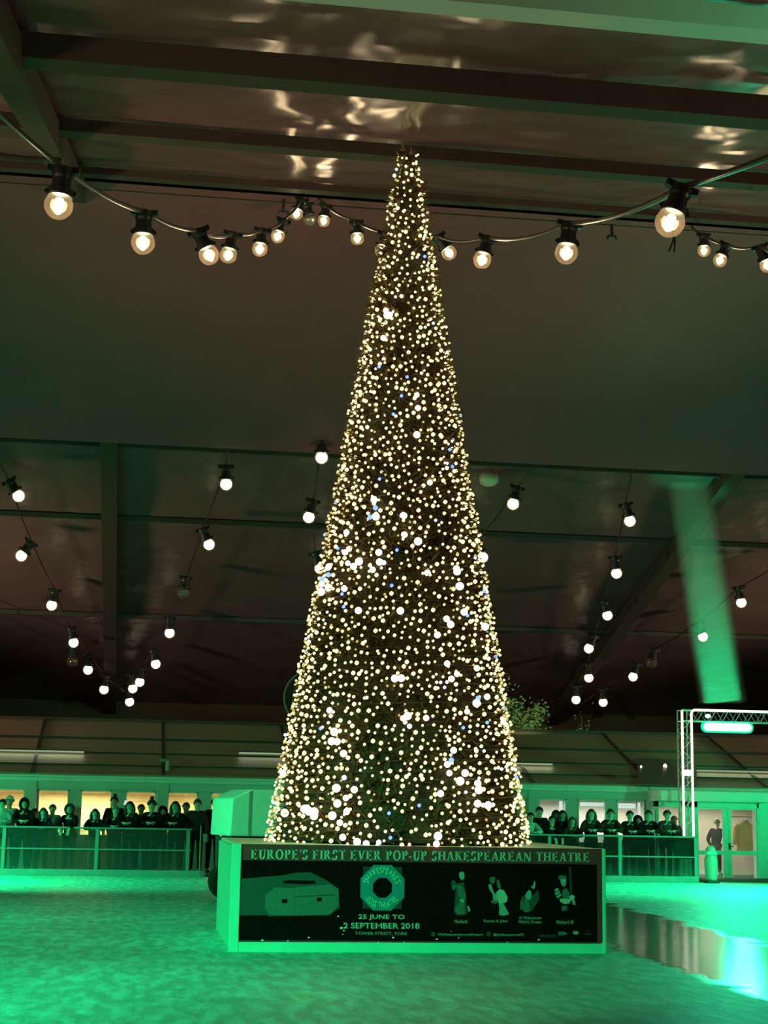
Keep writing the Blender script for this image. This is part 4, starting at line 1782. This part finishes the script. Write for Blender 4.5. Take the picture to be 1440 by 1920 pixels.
# ------------------------------------------------------------------ shrubs behind the cabin roof, right of the tree
def shrub(label, px, py_top, width, n, seed, y=51.0, group=None):
    rnd = random.Random(seed)
    top = aty(px, py_top, y)
    base = Vector((top.x, y, WF))
    root = thing('shrub', label, 'shrub', base, group)
    mb = MB()
    H = top.z-WF
    mb.tube([base, base+Vector((0.05, 0, H*0.6)), base+Vector((-0.03, 0, H*0.93))], [0.07, 0.045, 0.012], 6)
    tips = []
    for k in range(9):
        a = rnd.uniform(0, 6.28)
        z0 = H*rnd.uniform(0.55, 0.85)
        q = base+Vector((0.03, 0, z0))
        t = base+Vector((cos(a)*width*rnd.uniform(.4, 1), sin(a)*width*0.5, min(H*0.97, z0+rnd.uniform(.15, .7))))
        mb.tube([q, q.lerp(t, .5)+Vector((0, 0, .06)), t], [0.02, 0.014, 0.006], 5)
        tips += [t, q.lerp(t, .6)]
    tips.append(base+Vector((0, 0, H*0.95)))
    mb.build('stem', M['bark'], root, base)
    mb = MB()
    for _ in range(n):
        c = rnd.choice(tips)+Vector((rnd.gauss(0, .16), rnd.gauss(0, .14), rnd.gauss(0, .14)))
        d = Vector((rnd.uniform(-1, 1), rnd.uniform(-1, 1), rnd.uniform(-.6, .8))).normalized()
        s_ = d.cross(Vector((rnd.uniform(-1, 1), rnd.uniform(-1, 1), rnd.uniform(-1, 1)))).normalized()*0.03
        mb.face([mb.bm.verts.new(v) for v in (c, c+d*.05+s_, c+d*.12, c+d*.05-s_)])
    lf = mb.build('leaves', M['leaf'], root, base, recalc=False)
    lf['kind'] = 'stuff'
    return root


shrub('tallest pale green shrub, close against the right edge of the tree', 944, 1268, 0.55, 700, 1)
shrub('bushy green shrub on the cabin ridge, second from the tree', 972, 1316, 0.8, 1000, 2)
shrub('upright leafy shrub in the middle of the row on the cabin ridge', 1014, 1310, 0.6, 600, 3)
shrub('thin sparse shrub at the right end of the row on the cabin ridge', 1092, 1322, 0.35, 90, 4)
# spot over the cabin roof, aimed at the shrubs
l = bpy.data.lights.new('shrub_light', 'SPOT')
l.energy = 600
l.color = (0.75, 1.0, 0.5)
l.spot_size = radians(38)
l.spot_blend = 0.6
lo = bpy.data.objects.new('shrub_light', l)
COL.objects.link(lo)
lo.location = (aty(975, 1360, 45.5).x-1.0, 45.5, 6.4)
aim(lo, (aty(985, 1335, 51).x, 51.0, 4.9))


# ------------------------------------------------------------------ people
def skin_mesh(verts, edges, radii, root, sub=1):
    me = bpy.data.meshes.new('sk')
    me.from_pydata(verts, edges, [])
    ob = bpy.data.objects.new('sk', me)
    COL.objects.link(ob)
    ob.modifiers.new('skin', 'SKIN')
    sv = me.skin_vertices[0].data
    for i, r in enumerate(radii):
        sv[i].radius = r if isinstance(r, tuple) else (r, r)
        sv[i].use_root = (i == root)
    ss = ob.modifiers.new('ss', 'SUBSURF')
    ss.levels = sub
    ss.render_levels = sub
    dg = bpy.context.evaluated_depsgraph_get()
    out = bpy.data.meshes.new_from_object(ob.evaluated_get(dg))
    bpy.data.objects.remove(ob)
    bpy.data.meshes.remove(me)
    for p in out.polygons:
        p.use_smooth = True
    return out


class Skel:
    def __init__(self):
        self.v, self.e, self.r, self.i = [], [], [], {}

    def add(self, n, p, r, par=None):
        self.i[n] = len(self.v)
        self.v.append(tuple(p))
        self.r.append(r)
        if par:
            self.e.append((self.i[par], self.i[n]))

    def mesh(self, root):
        return skin_mesh(self.v, self.e, self.r, self.i[root])


RAIL_L = 1.16     # rail top above the walkway


def pose(kind):
    """joints of a 1.72 m figure facing -Y with the rail 0.42 m in front"""
    J = dict(pelvis=(0, 0.05, 0.95), spine=(0, 0.02, 1.15), chest=(0, -0.04, 1.36), neck=(0, -0.07, 1.47), head0=(0, -0.085, 1.54),
             head1=(0, -0.095, 1.62), head2=(0, -0.09, 1.695))
    for s, n in ((-1, 'l'), (1, 'r')):
        J['sh'+n] = (s*0.17, -0.04, 1.40)
        J['hip'+n] = (s*0.09, 0.05, 0.90)
        J['kn'+n] = (s*0.10, 0.02, 0.50)
        J['an'+n] = (s*0.11, 0.05, 0.09)
        J['to'+n] = (s*0.13, -0.10, 0.045)
        if kind == 'lean':
            J['el'+n] = (s*0.27, -0.24, 1.20)
            J['wr'+n] = (s*0.08, -0.41, 1.225)
            J['pa'+n] = (s*0.02, -0.43, 1.215)
        elif kind == 'drape':
            J['el'+n] = (s*0.24, -0.30, 1.215)
            J['wr'+n] = (s*0.13, -0.50, 1.12)
            J['pa'+n] = (s*0.11, -0.52, 1.05)
        elif kind == 'phone':
            J['el'+n] = (s*0.25, -0.16, 1.16)
            J['wr'+n] = (s*0.07, -0.34, 1.36)
            J['pa'+n] = (s*0.05, -0.38, 1.41)
        elif kind == 'stand':
            J['el'+n] = (s*0.25, -0.02, 1.12)
            J['wr'+n] = (s*0.22, -0.14, 0.90)
            J['pa'+n] = (s*0.21, -0.17, 0.83)
        elif kind == 'walk':
            J['el'+n] = (s*0.27, 0.06*s, 1.13)
            J['wr'+n] = (s*0.25, -0.10-0.05*s, 0.93)
            J['pa'+n] = (s*0.24, -0.14-0.05*s, 0.86)
    return J


def figure_meshes(kind):
    J = pose(kind)
    b = Skel()
    b.add('pelvis', J['pelvis'], (0.12, 0.09))
    b.add('spine', J['spine'], (0.11, 0.085), 'pelvis')
    b.add('chest', J['chest'], (0.13, 0.095), 'spine')
    b.add('neck', J['neck'], 0.052, 'chest')
    b.add('head0', J['head0'], (0.062, 0.07), 'neck')
    b.add('head1', J['head1'], (0.078, 0.096), 'head0')
    b.add('head2', J['head2'], (0.062, 0.078), 'head1')
    h = Vector(J['head1'])
    b.add('nose', h+Vector((0, -0.112, -0.015)), 0.013, 'head1')
    for s, n in ((-1, 'l'), (1, 'r')):
        b.add('ear'+n, h+Vector((s*0.085, 0.01, -0.01)), 0.014, 'head1')
        b.add('sh'+n, J['sh'+n], 0.055, 'chest')
        b.add('el'+n, J['el'+n], 0.040, 'sh'+n)
        b.add('wr'+n, J['wr'+n], 0.026, 'el'+n)
        b.add('pa'+n, J['pa'+n], (0.034, 0.018), 'wr'+n)
        w, p = Vector(J['wr'+n]), Vector(J['pa'+n])
        d = (p-w).normalized()
        side = Vector((s, 0, 0)) if abs(d.x) < 0.7 else Vector((0, -1, 0))
        side = (side-d*side.dot(d)).normalized()
        curl = Vector((0, 0, -1))
        for k, (o_, L) in enumerate(((-0.028, 0.062), (-0.010, 0.078), (0.010, 0.074), (0.028, 0.058))):
            q1 = p+side*o_+d*0.035
            q2 = q1+(d+curl*0.35).normalized()*L*0.5
            q3 = q2+(d*0.6+curl*0.8).normalized()*L*0.5
            b.add('f%d%sa' % (k, n), q1, 0.010, 'pa'+n)
            b.add('f%d%sb' % (k, n), q2, 0.009, 'f%d%sa' % (k, n))
            b.add('f%d%sc' % (k, n), q3, 0.007, 'f%d%sb' % (k, n))
        t1 = w.lerp(p, 0.4)-side*s*0.0-side*0.04
        b.add('t%sa' % n, t1, 0.011, 'wr'+n)
        b.add('t%sb' % n, t1+(d*0.7-side*0.4+curl*0.2).normalized()*0.05, 0.009, 't%sa' % n)
        b.add('hip'+n, J['hip'+n], 0.085, 'pelvis')
        b.add('kn'+n, J['kn'+n], 0.052, 'hip'+n)
        b.add('an'+n, J['an'+n], 0.036, 'kn'+n)
        b.add('to'+n, J['to'+n], 0.03, 'an'+n)
    body = b.mesh('pelvis')
    j = Skel()
    pv = Vector(J['pelvis'])
    j.add('hem', pv+Vector((0, 0, -0.10)), (0.185, 0.14))
    j.add('waist', pv+Vector((0, -0.01, 0.06)), (0.165, 0.13), 'hem')
    j.add('spine', J['spine'], (0.17, 0.135), 'waist')
    j.add('chest', J['chest'], (0.18, 0.135), 'spine')
    j.add('collar', Vector(J['neck'])+Vector((0, 0.012, -0.005)), (0.085, 0.08), 'chest')
    for s, n in ((-1, 'l'), (1, 'r')):
        j.add('sh'+n, J['sh'+n], 0.088, 'chest')
        j.add('el'+n, J['el'+n], 0.066, 'sh'+n)
        e, w = Vector(J['el'+n]), Vector(J['wr'+n])
        j.add('wr'+n, e.lerp(w, 0.96), 0.047, 'el'+n)
    jacket = j.mesh('spine')
    t = Skel()
    t.add('pelvis', J['pelvis'], (0.15, 0.115))
    for s, n in ((-1, 'l'), (1, 'r')):
        t.add('hip'+n, J['hip'+n], 0.10, 'pelvis')
        t.add('kn'+n, J['kn'+n], 0.072, 'hip'+n)
        t.add('an'+n, J['an'+n], 0.056, 'kn'+n)
    trousers = t.mesh('pelvis')
    shoes = MB()
    for n in 'lr':
        a, c = Vector(J['an'+n]), Vector(J['to'+n])
        shoes.ball(((a+c)/2)+Vector((0, 0.0, -0.005)), 0.062, 2, (0.8, 2.0, 0.85))
    eyes = MB()
    for s in (-1, 1):
        eyes.ball(h+Vector((s*0.033, -0.090, 0.012)), 0.012, 1, (1.3, 0.6, 0.8))
    mouth = MB()
    mouth.ball(h+Vector((0, -0.083, -0.058)), 0.02, 1, (1.3, 0.5, 0.35))

    def grab(mb, smooth=True):
        me = bpy.data.meshes.new('m')
        bmesh.ops.recalc_face_normals(mb.bm, faces=mb.bm.faces)
        mb.bm.to_mesh(me)
        mb.bm.free()
        for p in me.polygons:
            p.use_smooth = smooth
        return me
    return dict(body=body, jacket=jacket, trousers=trousers, shoes=grab(shoes), eyes=grab(eyes), mouth=grab(mouth), head=h)


def cap_shell(c, r, zcut, drop_back=0.0, front=-0.03, scale=(0.92, 1.1, 1.05)):
    """hair shell: a dome with a raised front and a lower back"""
    mb = MB()
    n, m_ = 20, 8
    rings = []
    for i in range(m_+1):
        row = []
        for k in range(n):
            a = 2*pi*k/n
            back = 0.5+0.5*sin(a)          # +Y is the back of the head
            end = radians(64+back*(38+drop_back*60))
            th = end*i/m_
            rr = r*(1+0.02*sin(5*a))
            row.append(mb.bm.verts.new(c+Vector((rr*scale[0]*sin(th)*cos(a), rr*scale[1]*sin(th)*sin(a), rr*scale[2]*cos(th)))))
        rings.append(row)
    for a, b in zip(rings, rings[1:]):
        for k in range(n):
            mb.face([a[k], a[(k+1) % n], b[(k+1) % n], b[k]])
    return mb


def hair_mesh(style, h):
    c = h+Vector((0, 0.008, 0.012))
    if style in ('short', 'long', 'bun', 'grey'):
        mb = cap_shell(c, 0.112, 0, 0.2 if style != 'long' else 0.5)
        if style == 'long':
            for s in (-1, 1):
                mb.tube([c+Vector((s*0.085, 0.0, 0.03)), c+Vector((s*0.105, 0.0, -0.08)), c+Vector((s*0.10, 0.0, -0.2)), c+Vector((s*0.085, -0.02, -0.27))],
                        [0.035, 0.045, 0.042, 0.02], 8)
            mb.tube([c+Vector((0, 0.07, 0)), c+Vector((0, 0.095, -0.12)), c+Vector((0, 0.09, -0.24))], [0.08, 0.085, 0.06], 10)
        if style == 'bun':
            mb.ball(c+Vector((0, 0.05, 0.13)), 0.05, 2)
    elif style in ('beanie', 'pompom'):
        mb = cap_shell(c+Vector((0, 0, 0.012)), 0.12, 0, 0.1, scale=(0.95, 1.08, 1.15))
        mb.tube([c+Vector((0.105*cos(a), 0.125*sin(a), 0.045-0.03*sin(a))) for a in [2*pi*i/20 for i in range(21)]], 0.018, 6, cap=False)
        if style == 'pompom':
            mb.ball(c+Vector((0, 0.0, 0.175)), 0.055, 2)
    elif style == 'hood':
        mb = cap_shell(c+Vector((0, 0.012, 0.0)), 0.125, 0, 0.6, scale=(1.0, 1.1, 1.12))
        mb.tube([c+Vector((0.105*cos(a), -0.055-0.02*abs(cos(a)), -0.02+0.13*sin(a))) for a in [2*pi*i/24 for i in range(25)]], 0.026, 6, cap=False)
        mb.tube([c+Vector((0, 0.06, 0)), c+Vector((0, 0.07, -0.1)), c+Vector((0, 0.05, -0.17))], [0.1, 0.1, 0.11], 10)
    me = bpy.data.meshes.new('hair')
    bmesh.ops.recalc_face_normals(mb.bm, faces=mb.bm.faces)
    mb.bm.to_mesh(me)
    mb.bm.free()
    for p in me.polygons:
        p.use_smooth = True
    return me


FIG = {k: figure_meshes(k) for k in ('lean', 'drape', 'phone', 'stand', 'walk')}
HAIR = {}
CACHE = {}


def mesh_with(me, m, key):
    k = (key, m.name)
    if k not in CACHE:
        c = me.copy()
        c.materials.clear()
        c.materials.append(m)
        CACHE[k] = c
    return CACHE[k]


def person(label, px, py, row, kind, style, jacket, trouser='trouser_dark', hairm='hair', turn=0.0, group=None, floor=WF, scale=None, y=None):
    """px, py: centre of the head in the photo; row 0 stands at the rail, 1 and 2 behind"""
    Y = y if y else RAILY+0.42+0.50*row
    f = FIG[kind]
    hp = aty(px, py, Y-0.1)
    sc = scale or (hp.z-floor)/1.62
    if not scale and row == 0 and kind in ('lean', 'drape'):
        sc = max(0.93, min(1.06, sc))
    root = thing('person', label, 'person', (hp.x, Y, floor), group, rz=turn)
    root.scale = (sc, sc, sc)
    body_name = 'body'

    def part(name, me, m, parent=root, key=None):
        o = bpy.data.objects.new(name, mesh_with(me, m, (name, kind, key)))
        COL.objects.link(o)
        o.parent = parent
        return o
    bd = part(body_name, f['body'], M['skin'])
    part('eyes', f['eyes'], M['eye'], bd)
    part('mouth', f['mouth'], M['lip'], bd)
    part('jacket', f['jacket'], M[jacket])
    part('trousers', f['trousers'], M[trouser])
    part('shoes', f['shoes'], M['shoe'])
    hk = (style, kind)
    if hk not in HAIR:
        HAIR[hk] = hair_mesh(style, f['head'])
    nm = {'beanie': 'hat', 'pompom': 'hat', 'hood': 'hood'}.get(style, 'hair')
    part(nm, HAIR[hk], M[hairm], key=style)
    return root


PEOPLE = [
    # left of the tree
    ('person in striped scarf at far left edge, leaning on the rail', 5, 1508, 0, 'lean', 'short', 'jacket_striped', 'trouser_dark', 'hair'),
    ('person in a white knitted hat standing behind others at far left', 19, 1504, 1, 'stand', 'beanie', 'jacket_cream', 'trouser_dark', 'knit_white'),
    ('tall hooded person in black beside the white knitted hat', 45, 1507, 0, 'lean', 'hood', 'jacket_black', 'trouser_dark', 'jacket_black'),
    ('short dark-haired person left of the striped jacket, chin low', 66, 1524, 0.9, 'stand', 'short', 'jacket_black', 'trouser_denim', 'hair'),
    ('short person with long dark hair next to the striped jacket', 81, 1524, 0, 'lean', 'long', 'jacket_navy', 'trouser_dark', 'hair'),
    ('dark-haired person in a pale striped jacket behind the left barrier', 99, 1517, 0.9, 'stand', 'short', 'jacket_striped', 'trouser_pale', 'hair'),
    ('hooded person in black with both arms hanging over the rail', 132, 1517, 0, 'drape', 'hood', 'jacket_black', 'trouser_dark', 'knit_dark'),
    ('long-haired person standing alone in front of the brightest plank window', 178, 1529, 0, 'lean', 'long', 'jacket_black', 'trouser_pale', 'hair'),
    ('person with a dark hair bun standing behind the grey-haired person', 216, 1503, 1.7, 'stand', 'bun', 'jacket_black', 'trouser_dark', 'hair'),
    ('grey-haired person in black leaning on the left barrier', 217, 1520, 0, 'lean', 'grey', 'jacket_black', 'trouser_dark', 'hair_grey'),
    ('long-haired person in black beside a lit phone, left barrier', 245, 1512, 0, 'lean', 'long', 'jacket_black', 'trouser_dark', 'hair'),
    ('shorter person between the long-haired one and the pompom hat', 266, 1517, 0.9, 'stand', 'short', 'jacket_black', 'trouser_dark', 'hair_brown'),
    ('person in a dark pompom hat at the left barrier', 285, 1508, 0, 'lean', 'pompom', 'jacket_black', 'trouser_dark', 'knit_dark'),
    ('small dark figure standing behind, right of the pompom hat', 304, 1521, 1.2, 'stand', 'hood', 'jacket_black', 'trouser_dark', 'jacket_black'),
    ('person with long hair framing a pale face, third from the barrier end', 330, 1511, 0, 'lean', 'long', 'jacket_black', 'trouser_dark', 'hair'),
    ('small person behind, holding something up near the barrier end', 350, 1514, 1, 'phone', 'short', 'jacket_black', 'trouser_dark', 'hair'),
    ('tall person in dark brown jacket at the end of the left barrier', 370, 1508, 0, 'stand', 'short', 'jacket_brown', 'trouser_dark', 'hair_brown'),
    ('dark-haired person standing behind, just left of the white ice machine', 402, 1506, 1, 'stand', 'short', 'jacket_black', 'trouser_dark', 'hair'),
    # right of the tree
    ('person in a cream jacket with dark hair, nearest the tree on the right', 995, 1532, 0, 'lean', 'short', 'jacket_cream', 'trouser_denim', 'hair'),
    ('tall dark-haired person in black behind the cream jacket', 1012, 1522, 1, 'stand', 'short', 'jacket_black', 'trouser_dark', 'hair'),
    ('small person in black with arms over the rail, right of the cream jacket', 1034, 1538, 0, 'drape', 'short', 'jacket_black', 'trouser_dark', 'hair'),
    ('dark head behind the small person draped over the right rail', 1044, 1529, 1.8, 'stand', 'hood', 'jacket_black', 'trouser_dark', 'hair'),
    ('long dark-haired person standing behind, below the first pale window', 1054, 1528, 1, 'stand', 'long', 'jacket_black', 'trouser_dark', 'hair'),
    ('short long-haired person in brown, bowed over the right rail', 1074, 1541, 0, 'lean', 'long', 'jacket_brown', 'trouser_dark', 'hair_brown'),
    ('long-haired person in brown coat before the middle white window', 1110, 1526, 0, 'lean', 'long', 'jacket_brown', 'trouser_dark', 'hair_brown'),
    ('person with short hair and brown jacket between the two white windows', 1146, 1526, 0, 'lean', 'short', 'jacket_brown', 'trouser_dark', 'hair'),
    ('black-haired person in black before the right white window', 1182, 1529, 0, 'lean', 'short', 'jacket_black', 'trouser_dark', 'hair'),
    ('dark hooded person standing behind, right of the black-haired person', 1195, 1538, 1, 'stand', 'hood', 'jacket_black', 'trouser_dark', 'jacket_black'),
    ('person with pale collar and dark cap of hair by the door post', 1217, 1528, 0, 'lean', 'short', 'jacket_black', 'trouser_dark', 'hair'),
    ('person in a dark red jacket left of the light-rope truss', 1251, 1528, 0, 'lean', 'short', 'jacket_red', 'trouser_dark', 'hair'),
    ('person partly hidden behind the dark red jacket, left of the truss', 1264, 1538, 1, 'stand', 'short', 'jacket_brown', 'trouser_dark', 'hair_grey'),
]
for p in PEOPLE:
    person(*p, turn=random.uniform(-0.25, 0.25))
# inside, seen through the glazed doors
CY_ = AY+0.55
cp_ = aty(1397, 1540, CY_)
COAT = thing('hanging_coat', 'mustard coat on a hanger behind the right glazed door', 'coat', (cp_.x, CY_, cp_.z))
mb = MB()
secs = [(0.02, 0.055, 0.05), (-0.03, 0.085, 0.07), (-0.07, 0.17, 0.09), (-0.13, 0.245, 0.11), (-0.2, 0.265, 0.12), (-0.4, 0.25, 0.125),
        (-0.65, 0.26, 0.13), (-0.85, 0.275, 0.135)]
rings = [[mb.bm.verts.new((a*cos(2*pi*k/24)*(1+0.03*sin(k*2.3)), b*sin(2*pi*k/24), z)) for k in range(24)] for z, a, b in secs]
for r0_, r1_ in zip(rings, rings[1:]):
    for k in range(24):
        mb.face([r0_[k], r0_[(k+1) % 24], r1_[(k+1) % 24], r1_[k]])
coat = mb.build('body', M['jacket_tan'], COAT, smooth=True)
for sg in (-1, 1):
    mb = MB()
    mb.tube([(sg*0.21, 0, -0.12), (sg*0.285, 0, -0.2), (sg*0.325, -0.02, -0.42), (sg*0.335, -0.05, -0.66)], [0.08, 0.085, 0.07, 0.06], 12)
    mb.build('sleeve', M['jacket_tan'], COAT, smooth=True)
mb = MB()
mb.tube([(0.075*cos(a), 0.06*sin(a), 0.02+0.012*sin(a)) for a in [2*pi*i_/16 for i_ in range(17)]], 0.02, 6, cap=False)
mb.build('collar', M['jacket_cream'], COAT, smooth=True)
mb = MB()
mb.tube([(0, 0, 0.02), (0, 0, 0.10), (0.03, 0, 0.14), (0.05, 0, 0.10)], 0.012, 6)
mb.tube([(-0.2, 0, -0.06), (0, 0, 0.02), (0.2, 0, -0.06)], 0.014, 6)
mb.build('hanger', M['white_trim'], COAT)
RACK = thing('coat_rail', 'thin metal garment rail holding the mustard coat', 'clothes rail', (cp_.x, CY_, WF))
mb = MB()
hz_ = cp_.z+0.125-WF
for x in (-0.55, 0.55):
    mb.tube([(x, 0, 0), (x, 0, hz_)], 0.014, 8)
    mb.tube([(x, -0.2, 0.015), (x, 0.2, 0.015)], 0.014, 8)
mb.tube([(-0.55, 0, hz_), (0.55, 0, hz_)], 0.014, 8)
mb.build('frame', M['rail'], RACK)
person('person in dark clothes seen through the left door pane', 1345, 1552, 0, 'walk', 'beanie', 'jacket_black', 'trouser_dark', 'hair_grey', turn=2.4, y=AY+0.8, scale=0.92)
# lit phone
pp = aty(235, 1505, RAILY+0.55)
PH = thing('phone', 'small lit phone held up between heads on the left', 'phone', pp)
PH.rotation_euler = (0.1, 0.25, 0.2)
mb = MB()
mb.box((-0.035, -0.005, -0.07), (0.035, 0.005, 0.07))
mb.build('case', M['phone'], PH, bevel=0.004)
mb = MB()
mb.box((-0.031, -0.0065, -0.064), (0.031, -0.0052, 0.064))
mb.build('screen', M['screen'], PH)

# ------------------------------------------------------------------ skating aid by the doors
sa = atz(1329, 1655, 0)
AID = thing('skating_aid', 'white dome-headed skating aid figure beside the left glazed door', 'skating aid', (sa.x, ICE_END-0.5, 0))
k = (1.8*2990/sa.y)/2990
sc_ = 1.0
mb = MB()
mb.lathe([(0.0, 0.06), (0.145, 0.06), (0.155, 0.12), (0.165, 0.35), (0.18, 0.52), (0.175, 0.64), (0.13, 0.72), (0.10, 0.76)], 24)
mb.build('body', M['aid_white'], AID, smooth=True)
mb = MB()
mb.lathe([(0.105, 0.80), (0.135, 0.84), (0.13, 0.90), (0.09, 0.955), (0.04, 0.98), (0, 0.985)], 24)
mb.build('head', M['aid_white'], AID, smooth=True)
mb = MB()
mb.lathe([(0.09, 0.73), (0.16, 0.74), (0.17, 0.78), (0.15, 0.83), (0.10, 0.83)], 20)
mb.build('neck_band', M['door_paint'], AID, smooth=True)
mb = MB()
mb.box((-0.17, -0.2, 0.0), (0.17, 0.2, 0.06))
mb.build('base', M['machine_dark'], AID, bevel=0.01)
